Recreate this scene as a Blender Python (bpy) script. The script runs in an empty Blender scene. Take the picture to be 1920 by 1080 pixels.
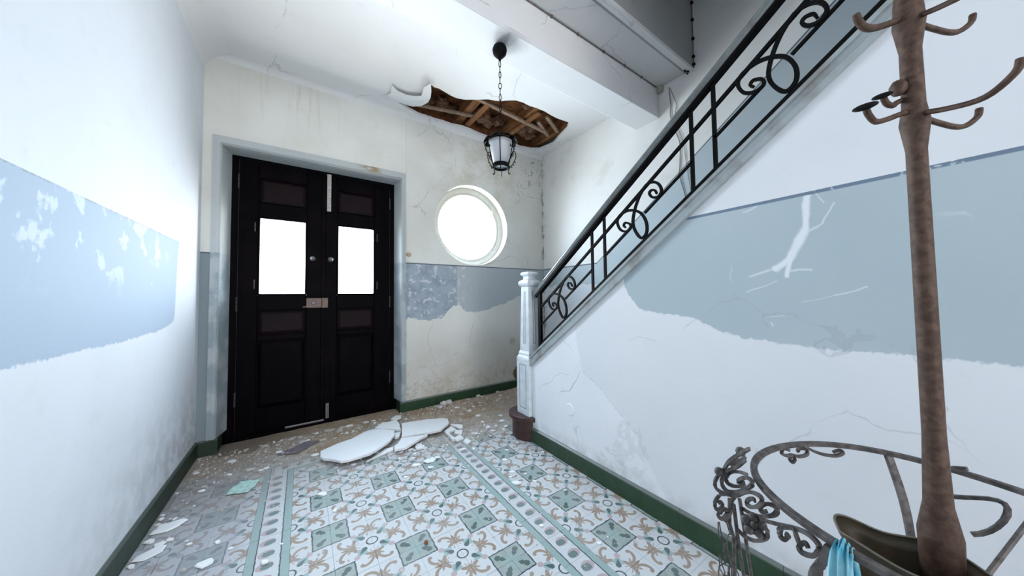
import bpy, bmesh, math, random
from mathutils import Vector, Matrix
from mathutils.geometry import tessellate_polygon
random.seed(7)
scene = bpy.context.scene
COL = scene.collection

# ------------------------------------------------------------------ camera, sky, light, exposure
cam_d = bpy.data.cameras.new('camera'); cam = bpy.data.objects.new('camera', cam_d); COL.objects.link(cam)
FOC, CX, CY, YAW, PITCH, ROLL, CAMZ = 574.5173, 962.95, 536.29, 0.6035, 0.0365, -0.0128, 1.1957
cam_d.sensor_fit = 'HORIZONTAL'; cam_d.sensor_width = 36.0; cam_d.lens = FOC / 1920 * 36
cam_d.shift_x = -(CX - 960) / 1920; cam_d.shift_y = (CY - 540) / 1920
cam_d.clip_start = 0.02
cyw, syw = math.cos(YAW), math.sin(YAW)
fw = Vector((syw*math.cos(PITCH), cyw*math.cos(PITCH), math.sin(PITCH)))
rt = Vector((cyw, -syw, 0)); up = rt.cross(fw)
r2 = math.cos(ROLL)*rt + math.sin(ROLL)*up; u2 = -math.sin(ROLL)*rt + math.cos(ROLL)*up
M = Matrix((r2, u2, -fw)).transposed().to_4x4(); M.translation = Vector((0, 0, CAMZ))
cam.matrix_world = M
scene.camera = cam

world = bpy.data.worlds.new('sky'); scene.world = world; world.use_nodes = True
bg = world.node_tree.nodes['Background']; bg.inputs[0].default_value = (0.90, 0.95, 1.0, 1); bg.inputs[1].default_value = 4.5
scene.view_settings.view_transform = 'Standard'; scene.view_settings.look = 'None'
scene.view_settings.gamma = 1.0; scene.view_settings.use_curve_mapping = False
scene.view_settings.exposure = 0.42

def area(name, loc, rot, sx, sy, e, col):
    l = bpy.data.lights.new(name, 'AREA'); l.shape = 'RECTANGLE'; l.size = sx; l.size_y = sy; l.energy = e; l.color = col
    o = bpy.data.objects.new(name, l); COL.objects.link(o); o.location = loc; o.rotation_euler = rot
    return o
PI = math.pi
# daylight: the garden doorway behind the camera, then the glazed openings of the front wall
# (each opening admits blue skylight from above and neutral light thrown up by the sunlit street)
area('daylight_garden_doorway', (0.55, -4.98, 1.50), (PI/2, 0, 0), 2.0, 2.6, 60, (1.0, 0.965, 0.95))
SKYC, GNDC = (0.62, 0.80, 1.0), (1.0, 0.93, 0.85)
def window_pair(n_, x_, z_, w_, h_, es, eg):
    a_ = area('skylight_' + n_, (x_, 3.72, z_), (-PI/2 + 0.30, 0, 0), w_, h_, es, SKYC); a_.data.spread = 2.6
    b_ = area('street_light_' + n_, (x_, 3.78, z_), (-PI/2 - 0.30, 0, 0), w_, h_, eg, GNDC); b_.data.spread = 2.6
window_pair('left_door_pane', -0.150, 1.60, 0.36, 0.72, 10, 13)
window_pair('right_door_pane', 0.457, 1.60, 0.36, 0.72, 26, 31)
window_pair('round_window', 1.725, 2.085, 0.8, 0.8, 32, 19)
area('stairwell_fill_light', (2.2, -2.5, 5.0), (PI*0.42, 0, 0), 0.8, 0.9, 2, (0.9, 0.95, 1.0))  # dim unseen fill added inside the closed stairwell, which has no window

# ------------------------------------------------------------------ measurements of the place (metres)
L, S, R, D, C = -0.663, 1.585, 2.844, 3.352, 3.212
YB = -5.0
X0, Y0, T = 0.1303, 1.8625, 1/6
ZD = 1.582
def rail(y): return 0.805 + 0.743*(1.977 - y)

# ------------------------------------------------------------------ node expressions
class V:
    tree = None
    def __init__(s, sock): s.s = sock
    @staticmethod
    def node(t, **kw):
        n = V.tree.nodes.new(t)
        for k, v in kw.items(): setattr(n, k, v)
        return n
def plug(inp, v):
    if isinstance(v, V): V.tree.links.new(v.s, inp)
    else: inp.default_value = v
def m(op, a, b=None, c=None, clamp=False):
    n = V.node('ShaderNodeMath', operation=op); n.use_clamp = clamp
    plug(n.inputs[0], a)
    if b is not None: plug(n.inputs[1], b)
    if c is not None: plug(n.inputs[2], c)
    return V(n.outputs[0])
for nm, op in dict(add='ADD', sub='SUBTRACT', mul='MULTIPLY', truediv='DIVIDE').items():
    setattr(V, f'__{nm}__', lambda a, b, op=op: m(op, a, b))
    setattr(V, f'__r{nm}__', lambda a, b, op=op: m(op, b, a))
def mn(a, b): return m('MINIMUM', a, b)
def mx(a, b): return m('MAXIMUM', a, b)
def ab(a): return m('ABSOLUTE', a)
def sq(a): return m('MULTIPLY', a, a)
def lt(a, b): return m('LESS_THAN', a, b)
def gt(a, b): return m('GREATER_THAN', a, b)
def dist(x, y, cx, cy, ky=1.0): return m('SQRT', sq(x - cx) + sq((y - cy)*ky))
def sm(x, a, b):
    n = V.node('ShaderNodeMapRange', interpolation_type='SMOOTHSTEP'); plug(n.inputs[0], x); n.inputs[1].default_value = a; n.inputs[2].default_value = b
    return V(n.outputs[0])
def pos():
    g = V.node('ShaderNodeNewGeometry'); sp = V.node('ShaderNodeSeparateXYZ'); V.tree.links.new(g.outputs['Position'], sp.inputs[0])
    return V(sp.outputs[0]), V(sp.outputs[1]), V(sp.outputs[2]), V(g.outputs['Position'])
def noise(vec, scale, detail=3, rough=0.55, dist_=0.0):
    n = V.node('ShaderNodeTexNoise'); 
    if vec is not None: V.tree.links.new(vec.s, n.inputs['Vector'])
    n.inputs['Scale'].default_value = scale; n.inputs['Detail'].default_value = detail; n.inputs['Roughness'].default_value = rough
    n.inputs['Distortion'].default_value = dist_
    return V(n.outputs[0])
def comb(x, y, z):
    n = V.node('ShaderNodeCombineXYZ'); plug(n.inputs[0], x); plug(n.inputs[1], y); plug(n.inputs[2], z); return V(n.outputs[0])
def mixc(f, a, b):
    n = V.node('ShaderNodeMix', data_type='RGBA'); plug(n.inputs[0], f)
    for i, c in ((6, a), (7, b)):
        if isinstance(c, V): V.tree.links.new(c.s, n.inputs[i])
        else: n.inputs[i].default_value = (*c, 1)
    return V(n.outputs[2])
def curve(x, pts, lo, hi):
    """piecewise-linear function of x through pts [(x, value)], values 0..2"""
    r = V.node('ShaderNodeValToRGB'); e = r.color_ramp; e.interpolation = 'LINEAR'
    pts = sorted(pts)
    while len(e.elements) < len(pts): e.elements.new(0.5)
    for el, (px, pv) in zip(e.elements, pts):
        el.position = max(0, min(1, (px - lo)/(hi - lo))); el.color = (pv/2,)*3 + (1,)
    plug(r.inputs[0], (x - lo)/(hi - lo))
    sp = V.node('ShaderNodeSeparateColor'); V.tree.links.new(r.outputs[0], sp.inputs[0])
    return V(sp.outputs[0])*2.0
def seg(x, y, ax, ay, bx, by):
    """distance from (x, y) to a segment"""
    l2 = (bx-ax)**2 + (by-ay)**2
    t = m('ADD', ((x-ax)*(bx-ax) + (y-ay)*(by-ay))/l2, 0.0, clamp=True)
    return m('SQRT', sq(x - ax - t*(bx-ax)) + sq(y - ay - t*(by-ay)))
def voro_edge(vec, scale, rnd=1.0):
    n = V.node('ShaderNodeTexVoronoi', feature='DISTANCE_TO_EDGE'); V.tree.links.new(vec.s, n.inputs['Vector'])
    n.inputs['Scale'].default_value = scale; n.inputs['Randomness'].default_value = rnd
    return V(n.outputs[0])
def vadd(a, b, k):
    n = V.node('ShaderNodeVectorMath', operation='MULTIPLY_ADD'); V.tree.links.new(b.s, n.inputs[0]); n.inputs[1].default_value = (k, k, k); V.tree.links.new(a.s, n.inputs[2])
    return V(n.outputs[0])
def noisec(vec, scale, detail=3):
    n = V.node('ShaderNodeTexNoise'); V.tree.links.new(vec.s, n.inputs['Vector']); n.inputs['Scale'].default_value = scale; n.inputs['Detail'].default_value = detail
    return V(n.outputs[1])
def mat(name, build, rough=0.7, metal=0.0, spec=0.5):
    M_ = bpy.data.materials.new(name); M_.use_nodes = True; V.tree = M_.node_tree
    b = M_.node_tree.nodes['Principled BSDF']; b.inputs['Roughness'].default_value = rough; b.inputs['Metallic'].default_value = metal
    b.inputs['Specular IOR Level'].default_value = spec
    out = build()
    col, bump = (out if isinstance(out, tuple) else (out, None))
    V.tree.links.new(col.s, b.inputs['Base Color'])
    if bump is not None:
        h, st, dd = bump
        bn = V.node('ShaderNodeBump'); bn.inputs['Strength'].default_value = st; bn.inputs['Distance'].default_value = dd
        V.tree.links.new(h.s, bn.inputs['Height']); V.tree.links.new(bn.outputs[0], b.inputs['Normal'])
    return M_
def simple(name, c1, c2, scale=20, rough=0.6, metal=0.0, spec=0.5, bump=0.2, bd=0.002, lo=0.35, hi=0.65, detail=5):
    def f():
        tc = V.node('ShaderNodeTexCoord'); v = V(tc.outputs['Object'])
        n = noise(v, scale, detail)
        return mixc(sm(n, lo, hi), c1, c2), (n, bump, bd)
    return mat(name, f, rough, metal, spec)

# ------------------------------------------------------------------ materials
def plaster(name, base, grey, masks=None, bump=0.25, rough=0.75, spot=0.0):
    def f():
        x, y, z, p = pos()
        n1 = noise(p, 1.3, 4); n2 = noise(p, 9, 5, 0.6); n3 = noise(p, 60, 3)
        c = mixc(sm(n1, 0.35, 0.7), base, grey)
        c = mixc(sm(n2, 0.55, 0.8)*0.25, c, tuple(g*0.82 for g in grey))
        if masks: c = masks(x, y, z, p, c, n1, n2, n3)
        return c, (n2*0.7 + n3*0.3, bump, 0.006)
    return mat(name, f, rough, 0, 0.3)
BLUE = (0.42, 0.50, 0.55); BLUED = (0.20, 0.27, 0.33)
def crackmask(p, scale, width, thr, seed=0.0):
    w = vadd(p, noisec(p, 3.0, 4), 0.35)
    e = voro_edge(w, scale)
    return lt(e, width)*sm(noise(p, 1.7 + seed, 2), thr, thr + 0.05)
def patch_edge(d, n2, n3): return sm(d + (n2 - 0.5)*0.10 + (n3 - 0.5)*0.03, -0.004, 0.004)

def m_stair(x, y, z, p, c, n1, n2, n3):
    # greyer re-plastered area to the right of a wandering old crack line
    ln = curve(y, [(-5.0, 0.1), (0.9, 0.10), (1.03, 0.30), (1.10, 0.42), (1.31, 0.585), (1.49, 0.69), (1.52, 0.85), (1.6, 1.2), (2.2, 1.9)], -5.0, 2.3)
    g = sm(z - ln + (n2-0.5)*0.05, -0.015, 0.03)*lt(y, 1.60)
    c = mixc(g*0.32, c, (0.60, 0.62, 0.64))
    edge = sm(ab(z - ln + (n2-0.5)*0.05), 0.014, 0.0)*gt(y, 1.03)*lt(y, 1.5)
    c = mixc(edge*sm(n3, 0.4, 0.6)*0.35, c, (0.33, 0.35, 0.40))
    lo = curve(y, [(-5.0, .99), (.12, .992), (.268, .992), (.355, .991), (.436, 1.002), (.528, 1.004), (.63, 1.025), (.745, 1.085), (.879, 1.093), (1.033, 1.117), (1.118, 1.21), (1.141, 1.291), (1.16, 1.6), (2.3, 1.7)], -5.0, 2.3)
    n5 = noise(p, 5, 6, 0.6)
    k = patch_edge(z - lo + (n5-0.5)*0.03, 0.5 + (n2-0.5)*0.3, n3)*lt(z, ZD)
    bl = mixc(sm(n1, 0.3, 0.7), (0.42, 0.50, 0.535), (0.46, 0.535, 0.57))
    # paint rubbed through to the plaster: one big white scar with branches
    q = vadd(p, noisec(p, 9, 5), 0.035); sp = V.node('ShaderNodeSeparateXYZ'); V.tree.links.new(q.s, sp.inputs[0])
    qy, qz = V(sp.outputs[1]) - 0.0175, V(sp.outputs[2]) - 0.0175
    scar = None
    for (a, b, w) in [((.314, 1.57), (.325, 1.44), .010), ((.325, 1.44), (.372, 1.335), .013), ((.372, 1.335), (.42, 1.30), .012), ((.42, 1.30), (.50, 1.275), .004), ((.372, 1.33), (.385, 1.27), .008),
                      ((.385, 1.285), (.31, 1.285), .004), ((.335, 1.42), (.27, 1.46), .003), ((.27, 1.46), (.245, 1.52), .003), ((.29, 1.57), (.27, 1.53), .002), ((.25, 1.19), (.177, 1.212), .003),
                      ((.435, 1.06), (.44, 1.075), .003), ((.44, 1.10), (.39, 1.11), .0015), ((.25, 1.19), (.34, 1.16), .0012), ((.47, 1.575), (.52, 1.555), .003), ((.42, 1.25), (.52, 1.2), .002)]:
        s_ = sm(seg(qy, qz, *a, *b), w*1.5, w*0.5)*(1.0 if w > .006 else 0.55)
        scar = s_ if scar is None else mx(scar, s_)
    bl = mixc(scar*0.9, bl, (0.80, 0.83, 0.86))
    bl = mixc(crackmask(p, 1.6, 0.006, 0.55)*0.45, bl, (0.75, 0.79, 0.82))
    c = mixc(k, c, bl)
    c = mixc(sm(z, ZD-0.013, ZD-0.009)*lt(z, ZD+0.002)*sm(n2 + n3, 0.75, 0.85)*lt(y, 0.78), c, (0.16, 0.22, 0.29))
    c = mixc(crackmask(p, 1.1, 0.0035, 0.52, 0.3)*0.30*lt(z, 1.2), c, (0.35, 0.37, 0.42))
    c = mixc(sm(z, 0.22, 0.10)*sm(n2, 0.35, 0.6)*0.5, c, (0.45, 0.46, 0.46))
    dm = sm(dist(y, z, 1.13, 0.30, 0.9) + (n5-0.5)*0.22, 0.13, 0.11)*sm(noise(p, 16, 6, 0.7), 0.46, 0.53)
    c = mixc(dm*0.28, c, (0.52, 0.52, 0.51))
    c = mixc(sm(dist(y, z, 1.25, 0.16, 1.0) + (n5-0.5)*0.2, 0.10, 0.08)*sm(noise(p, 22, 5, 0.7), 0.48, 0.55)*0.3, c, (0.45, 0.44, 0.44))
    cr = mx(mx(sm(seg(qy, qz, 1.605, .52, 1.55, .60), .004, .002), sm(seg(qy, qz, 1.605, .52, 1.70, .50), .003, .0015)), sm(seg(qy, qz, 1.55, .60, 1.51, .68), .003, .0015))
    c = mixc(cr*0.6, c, (0.30, 0.32, 0.36))
    return c
M_STAIR = plaster('stair_wall_plaster', (0.83, 0.84, 0.87), (0.78, 0.80, 0.83), m_stair)

def m_front(x, y, z, p, c, n1, n2, n3):
    st = dist(x, z, 1.9, 2.75, 1.3)
    q = noise(p, 3.2, 6, 0.65)
    c = mixc(sm(st, 1.0, 0.2)*sm(q, 0.42, 0.62)*0.55, c, (0.52, 0.49, 0.38))
    c = mixc(sm(z, 1.0, 0.5)*gt(x, 0.87)*0.45, c, (0.50, 0.49, 0.46))
    c = mixc(sm(z, 0.9, 0.3)*gt(x, 0.9)*sm(q, 0.3, 0.65)*0.5, c, (0.50, 0.43, 0.33))
    # drip stains over the door
    strk = noise(comb(x*26, y, z*1.6), 1.0, 4)
    c = mixc(sm(ab(x + 0.12), 0.55, 0.1)*sm(z, 2.6, 2.95)*sm(strk, 0.5, 0.75)*0.5, c, (0.50, 0.48, 0.38))
    # mould
    mo = sm(noise(p, 24, 5, 0.7), 0.56, 0.64)
    c = mixc(sm(dist(x, z, 2.72, 2.95, 0.6), 0.34, 0.05)*mo*0.85, c, (0.10, 0.10, 0.07))
    c = mixc(sm(dist(x, z, 2.0, 3.05, 2.0), 0.45, 0.1)*mo*0.35, c, (0.28, 0.26, 0.18))
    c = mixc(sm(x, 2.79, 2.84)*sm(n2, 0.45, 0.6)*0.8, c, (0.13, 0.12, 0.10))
    lo = curve(x, [(-0.7, 0.1), (-0.5, 0.10), (0.85, 0.55), (0.88, 0.9), (.933, .985), (1.136, .956), (1.322, .976), (1.453, 1.10), (1.534, 1.11), (1.588, 1.04), (1.803, 1.025), (2.034, 1.078), (2.282, 1.156), (2.459, 1.247), (2.818, 1.32)], -0.7, 2.9)
    k = patch_edge(z - lo, n2, n3)*lt(z, ZD)
    sc = noise(p, 14, 6, 0.65)
    flake = sm(sc, 0.55, 0.59)*gt(x, 0.9)*lt(x, 1.62)
    bl = mixc(gt(x, 1.5), mixc(sm(n2, 0.3, 0.6), (0.27, 0.32, 0.38), (0.36, 0.42, 0.47)), (0.45, 0.49, 0.51))
    bl = mixc(lt(x, 0.0), bl, (0.24, 0.29, 0.31))
    bl = mixc(flake*0.8, bl, (0.62, 0.64, 0.65))
    c = mixc(k, c, bl)
    c = mixc(sm(z, ZD-0.012, ZD-0.008)*lt(z, ZD+0.001), c, (0.10, 0.12, 0.15))
    c = mixc(crackmask(p, 1.5, 0.006, 0.5, 0.2)*0.45*gt(x, 0.92), c, (0.40, 0.38, 0.34))
    # scaling low on the wall
    sc2 = sm(noise(p, 18, 6, 0.7, 0.6), 0.53, 0.57)*sm(noise(p, 18, 6, 0.7, 0.6), 0.62, 0.58)
    c = mixc(sc2*sm(z, 0.42, 0.2)*gt(x, 0.9)*0.7, c, (0.36, 0.31, 0.22))
    hol = sm(dist(x, z, 2.40, 0.20, 1.0) + (n2-0.5)*0.12, 0.12, 0.10)
    c = mixc(hol, c, (0.17, 0.10, 0.05))
    dk = sm(dist(x, z, 2.28, 0.62, 1.0) + (n2-0.5)*0.02, 0.055, 0.04)
    c = mixc(dk*0.45, c, (0.36, 0.30, 0.22))
    return c
M_FRONT = plaster('front_wall_plaster', (0.78, 0.78, 0.735), (0.69, 0.68, 0.62), m_front)

def m_left(x, y, z, p, c, n1, n2, n3):
    lo = curve(y, [(-5.0, 1.03), (1.4, 1.02), (2.189, 1.019), (2.332, 1.025), (2.5, 1.032), (2.70, 1.047), (2.80, 1.077), (2.83, 1.12), (2.845, 1.6), (3.4, 1.7)], -5.0, 3.4)
    k = patch_edge(z - lo, 0.5 + (n2-0.5)*0.25, n3)*lt(z, ZD)
    bl = mixc(sm(noise(p, 8, 6), 0.55, 0.6)*sm(z, 1.2, 1.4)*sm(y, 2.75, 2.5), (0.40, 0.50, 0.63), (0.64, 0.72, 0.80))
    c = mixc(k*0.9, c, bl)
    c = mixc(sm(z, ZD-0.008, ZD-0.004)*lt(z, ZD+0.003)*k*sm(n2 + n3, 0.95, 1.1)*0.7, c, (0.30, 0.34, 0.36))
    ms = sm(z, 0.75, 0.10)*sm(y, 1.2, 3.3)
    c = mixc(ms*sm(n2, 0.35, 0.62)*0.7, c, (0.42, 0.43, 0.45))
    return c
M_LEFT = plaster('left_wall_plaster', (0.80, 0.82, 0.87), (0.76, 0.78, 0.82), m_left)

def m_right(x, y, z, p, c, n1, n2, n3):
    top = mx(ZD + y*0.0, 1.618 + (2.35 - y)*0.757)
    k = lt(z, top)
    n5 = noise(p, 6, 5)
    lo = mx(1.335 + (n5-0.5)*0.10 + y*0.0, 1.335 + (2.0 - y)*0.757 - 0.25 + (n5-0.5)*0.3)
    k2 = k*sm(z - lo, -0.005, 0.005)
    c = mixc(k2, c, mixc(sm(n1, 0.3, 0.7), (0.46, 0.53, 0.57), (0.50, 0.57, 0.60)))
    c = mixc(k*sm(z - lo, 0.005, -0.005), c, (0.72, 0.75, 0.80))
    c = mixc(lt(ab(z - top), 0.007), c, (0.14, 0.17, 0.20))
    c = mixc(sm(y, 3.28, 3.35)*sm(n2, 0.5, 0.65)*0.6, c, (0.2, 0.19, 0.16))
    c = mixc(sm(noise(p, 2.3, 5), 0.58, 0.72)*0.25*gt(z, 2.2), c, (0.55, 0.50, 0.42))
    return c
M_RIGHT = plaster('right_wall_plaster', (0.87, 0.86, 0.83), (0.82, 0.81, 0.78), m_right)

def m_ceil(x, y, z, p, c, n1, n2, n3):
    c = mixc(crackmask(p, 0.9, 0.004, 0.5, 0.1)*0.45, c, (0.45, 0.45, 0.46))
    cup_patch = sm(dist(x, y, 1.14, 1.66, 1.3) + (n2-0.5)*0.12, 0.16, 0.03)*lt(z, 2.95)  # darker patch on the beam soffit by the lantern cup
    return mixc(cup_patch*0.6, c, (0.22, 0.22, 0.22))
M_CEIL = plaster('ceiling_plaster', (0.86, 0.855, 0.855), (0.82, 0.815, 0.815), m_ceil, bump=0.12)
M_CEIL2 = plaster('landing_ceiling_plaster', (0.80, 0.80, 0.79), (0.74, 0.74, 0.73), m_ceil, bump=0.12)
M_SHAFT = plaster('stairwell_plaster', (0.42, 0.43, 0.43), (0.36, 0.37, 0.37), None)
M_FLAKE = plaster('fallen_plaster', (0.86, 0.87, 0.88), (0.80, 0.81, 0.82), None, bump=0.15)
M_FLAKE2 = simple('dirty_plaster_back', (0.52, 0.47, 0.41), (0.38, 0.33, 0.28), 30, 0.9)
M_FLAKE3 = simple('greyed_plaster', (0.62, 0.60, 0.57), (0.50, 0.47, 0.43), 30, 0.9)

def m_casing(x, y, z, p, c, n1, n2, n3):
    k = lt(z + (n2-0.5)*0.015, ZD - 0.0)
    c = mixc(k*0.9, c, mixc(sm(noise(p, 5, 5), 0.45, 0.6), (0.27, 0.32, 0.35), (0.42, 0.46, 0.48)))
    c = mixc(sm(noise(p, 30, 5, 0.7), 0.62, 0.68)*0.5, c, (0.30, 0.24, 0.18))
    c = mixc(sm(z, 2.47, 2.5)*sm(ab(x - 0.55), 0.14, 0.04)*sm(n2, 0.42, 0.55), c, (0.32, 0.22, 0.12))
    return c
M_CASING = plaster('casing_paint', (0.50, 0.53, 0.53), (0.44, 0.47, 0.47), m_casing, bump=0.15, rough=0.5)

def tile_common(x, y, z, p, c):
    rnd = V(V.node('ShaderNodeObjectInfo').outputs['Random'])
    c = mixc(rnd*0.16, c, (0.50, 0.52, 0.54))
    n = noise(p, 2.6, 6, 0.6); n2 = noise(p, 18, 5, 0.65); n3 = noise(p, 90, 3)
    c = mixc(sm(n2, 0.5, 0.75)*0.18, c, (0.45, 0.44, 0.43))
    # grime film in the left aisle, dirt in front of the door and by the far wall
    c = mixc(sm(x + (n-0.5)*0.3, -0.15, -0.30)*0.55*sm(y, 0.9, 1.6), c, mixc(sm(y, 2.2, 2.7), (0.33, 0.33, 0.37), (0.24, 0.22, 0.22)))
    far = sm(y + x*0.26 + (n-0.5)*0.9, 2.62, 3.02)
    c = mixc(far*0.86, c, mixc(sm(n2, 0.35, 0.65), (0.34, 0.255, 0.18), (0.47, 0.38, 0.29)))
    c = mixc(sm(y + (n-0.5)*0.8, 2.15, 2.7)*0.35, c, (0.34, 0.31, 0.29))
    c = mixc(sm(n3, 0.68, 0.74)*sm(y, 1.6, 2.6)*0.5, c, (0.7, 0.7, 0.7))
    return c, (n2, 0.12, 0.002)
WH = (0.56, 0.58, 0.60); DG = (0.065, 0.11, 0.105); LG = (0.27, 0.375, 0.365); TAN = (0.26, 0.185, 0.14); PK = (0.44, 0.34, 0.36); OL = (0.025, 0.05, 0.055); SQ = (0.27, 0.33, 0.315)
def tile_mat(name, shift):
    def f():
        x, y, z, p = pos()
        wob = noise(p, 38, 2)
        bx, by = (x - X0)*6 + shift, (y - Y0)*6 + shift
        u = m('PINGPONG', bx + 40.0, 1.0); v = m('PINGPONG', by + 40.0, 1.0)
        hi, lo = mx(u, v), mn(u, v)
        xx, yy = lo, 1.0 - hi
        c = mixc(0.0, WH, WH)
        # scroll flower astride the seam
        hub = lt(dist(xx, yy, 0.49, 0.0), 0.078)
        pet = lt(dist(xx, yy, 0.325, -0.215), 0.262)
        leaf = mx(lt(dist(xx, yy, 0.627, 0.124), 0.152)*lt(dist(xx, yy, 0.433, 0.176), 0.152), lt(dist(xx, yy, 0.48, 0.205), 0.136)*lt(dist(xx, yy, 0.29, 0.095), 0.136))
        curl = lt(dist(xx, yy, 0.36, 0.295), 0.25)*gt(dist(xx, yy, 0.41, 0.325), 0.222)*lt(xx, 0.46)*lt(yy, 0.40)
        blob = lt(dist(xx, yy, 0.195, 0.375), 0.055)
        back = lt(dist(xx, yy, 0.50, 0.075), 0.085)*gt(dist(xx, yy, 0.545, 0.095), 0.075)*lt(xx, 0.56)
        arm = lt(seg(xx, yy, 0.52, 0.03, 0.66, 0.11), 0.010)
        t = mx(mx(mx(hub, pet), mx(leaf, curl)), mx(mx(blob, back), arm))
        c = mixc(t, c, mixc(noise(p, 5, 2), TAN, (0.34, 0.27, 0.21)))
        # drops on the diagonal
        dd, ee = (u + v)*0.5, ab(u - v)*0.5
        wing = lt(ee, (dd - 0.56)*0.85)*lt(dist(dd, ee, 0.57, 0.0), 0.185)*gt(dd, 0.5)
        c = mixc(wing, c, mixc(gt(ee, 0.05), LG, (0.30, 0.39, 0.41)))
        drop = mx(lt(dist(dd, ee, 0.765, 0.0), 0.052), lt(ee, (dd - 0.615)*0.36)*lt(dd, 0.775)*gt(dd, 0.6))
        c = mixc(drop, c, DG)
        pk = lt(dist(dd, ee, 0.545, 0.0, 1.0), 0.058)
        c = mixc(pk, c, PK)
        # ring
        rr = dist(u, v, 1.0, 1.0)
        c = mixc(lt(ab(rr - 0.15), 0.019), c, OL)
        # square quadrant
        w = hi + (wob - 0.5)*0.07
        c = mixc(lt(w, 0.487), c, OL)
        sqc = mixc(sm(noise(p, 40, 3), 0.4, 0.6), SQ, (0.31, 0.36, 0.34))
        c = mixc(lt(w, 0.450), c, sqc)
        c = mixc(lt(lo*3.0 + hi, 0.33), c, LG)
        lf = mx(lt(mx(ab(u - 0.265), ab(v - 0.265)) + (wob-0.5)*0.05, 0.062), mx(lt(dist(u, v, 0.29, 0.29), 0.085), lt(ab(u - v)*1.3 + ab(dd - 0.20)*1.6, 0.14)))
        c = mixc(lf*lt(w, 0.45), c, DG)
        return tile_common(x, y, z, p, c)
    return mat(name, f, 0.55, 0, 0.25)
M_TILE = [tile_mat('flower_tile', 0.0), tile_mat('flower_tile_offset', 1.0)]
def border_f():
    x, y, z, p = pos()
    wob = noise(p, 38, 2)
    bx, by = (x - X0)*6, (y - Y0)*6
    t = mx(mx(-1.0 - bx, bx - 5.0), by - 5.0)
    row = gt(by, 5.0)
    w_ = m('FRACT', (by*(1.0 - row) + bx*row + 40.0)*2.0 + 0.12)
    t2 = t + (wob - 0.5)*0.05
    c = mixc(0.0, LG, LG)
    c = mixc(gt(t2, 0.20)*lt(t2, 0.80), c, OL)
    c = mixc(gt(t2, 0.232)*lt(t2, 0.768), c, WH)
    wx, wt = (w_ - 0.5)*0.5, t - 0.5
    c = mixc(lt(dist(wx, wt, 0.02, 0.055, 0.8), 0.155)*lt(ab(wx), 0.2), c, PK)
    c = mixc(mx(lt(dist(wx, wt, -0.005, 0.0, 0.72), 0.105), lt(mx(ab(wx), ab(wt)*0.75) + (wob-0.5)*0.06, 0.09)), c, (0.13, 0.19, 0.18))
    return tile_common(x, y, z, p, c)
M_BORDER = mat('border_tile', border_f, 0.55, 0, 0.25)

def base_f():
    x, y, z, p = pos()
    n = noise(p, 12, 5)
    c = mixc(sm(n, 0.3, 0.7), (0.014, 0.042, 0.018), (0.022, 0.060, 0.028))
    c = mixc(sm(z, 0.096, 0.108)*0.85, c, (0.16, 0.175, 0.17))
    c = mixc(sm(noise(p, 70, 3), 0.7, 0.74)*0.5, c, (0.5, 0.5, 0.45))
    return c, (n, 0.1, 0.002)
M_BASE = mat('green_glazed_skirting_tile', base_f, 0.35, 0, 0.5)
def base_dark_f():
    x, y, z, p = pos(); n = noise(p, 12, 5)
    c = mixc(sm(n, 0.3, 0.7), (0.010, 0.026, 0.015), (0.018, 0.038, 0.022))
    c = mixc(sm(z, 0.10, 0.113)*0.6, c, (0.12, 0.14, 0.13))
    return c
M_BASED = mat('dark_green_skirting_tile', base_dark_f, 0.5, 0, 0.4)

def door_f():
    x, y, z, p = pos()
    n = noise(comb(x*40, y*10, z*3), 1.0, 5); n2 = noise(p, 4, 4)
    c = mixc(sm(n, 0.3, 0.7), (0.0006, 0.0005, 0.0012), (0.0018, 0.0013, 0.0026))
    c = mixc(sm(n2, 0.5, 0.7)*0.5, c, (0.008, 0.003, 0.0055))
    c = mixc(sm(noise(p, 60, 4), 0.70, 0.74)*sm(z, 1.3, 0.2)*0.3, c, (0.1, 0.09, 0.08))
    return c, (n, 0.15, 0.001)
M_DOOR = mat('black_varnished_wood', door_f, 0.45, 0, 0.03)
M_DPANEL = simple('dark_maroon_panel', (0.005, 0.0013, 0.0022), (0.008, 0.002, 0.0035), 8, 0.5, 0, 0.1, 0.1)
M_BRASSY = simple('tarnished_brown_lock', (0.12, 0.075, 0.058), (0.17, 0.10, 0.075), 40, 0.5, 0.1)
M_HINGE = simple('dull_dark_steel', (0.06, 0.06, 0.062), (0.03, 0.03, 0.03), 50, 0.5, 0.5)
M_STEEL = simple('worn_steel', (0.20, 0.20, 0.205), (0.13, 0.13, 0.135), 50, 0.5, 0.3)
M_CREAM = simple('cream_painted_bolt', (0.55, 0.54, 0.48), (0.35, 0.33, 0.28), 60, 0.5)
M_BRASS = simple('brass', (0.55, 0.46, 0.25), (0.42, 0.33, 0.16), 40, 0.35, 0.6)
M_IRON = simple('black_painted_iron', (0.0015, 0.0015, 0.0017), (0.004, 0.0038, 0.0038), 60, 0.55, 0, 0.10)
M_WROUGHT = simple('aged_grey_brown_iron', (0.045, 0.038, 0.036), (0.12, 0.105, 0.10), 45, 0.55, 0.15, 0.4, 0.5)
M_RUSTY = simple('rusty_brown_iron', (0.055, 0.03, 0.02), (0.10, 0.06, 0.042), 60, 0.65, 0.1, 0.3, 0.5)
M_WHITEWOOD = simple('white_newel_paint', (0.72, 0.76, 0.79), (0.60, 0.65, 0.69), 12, 0.45)
M_GREYRAIL = simple('grey_handrail_paint', (0.105, 0.12, 0.12), (0.16, 0.18, 0.18), 14, 0.4)
M_STRINGER = simple('worn_grey_stringer_paint', (0.33, 0.37, 0.38), (0.22, 0.21, 0.20), 9, 0.6, 0, 0.4, 0.3, 0.003, 0.45, 0.75)
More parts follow.
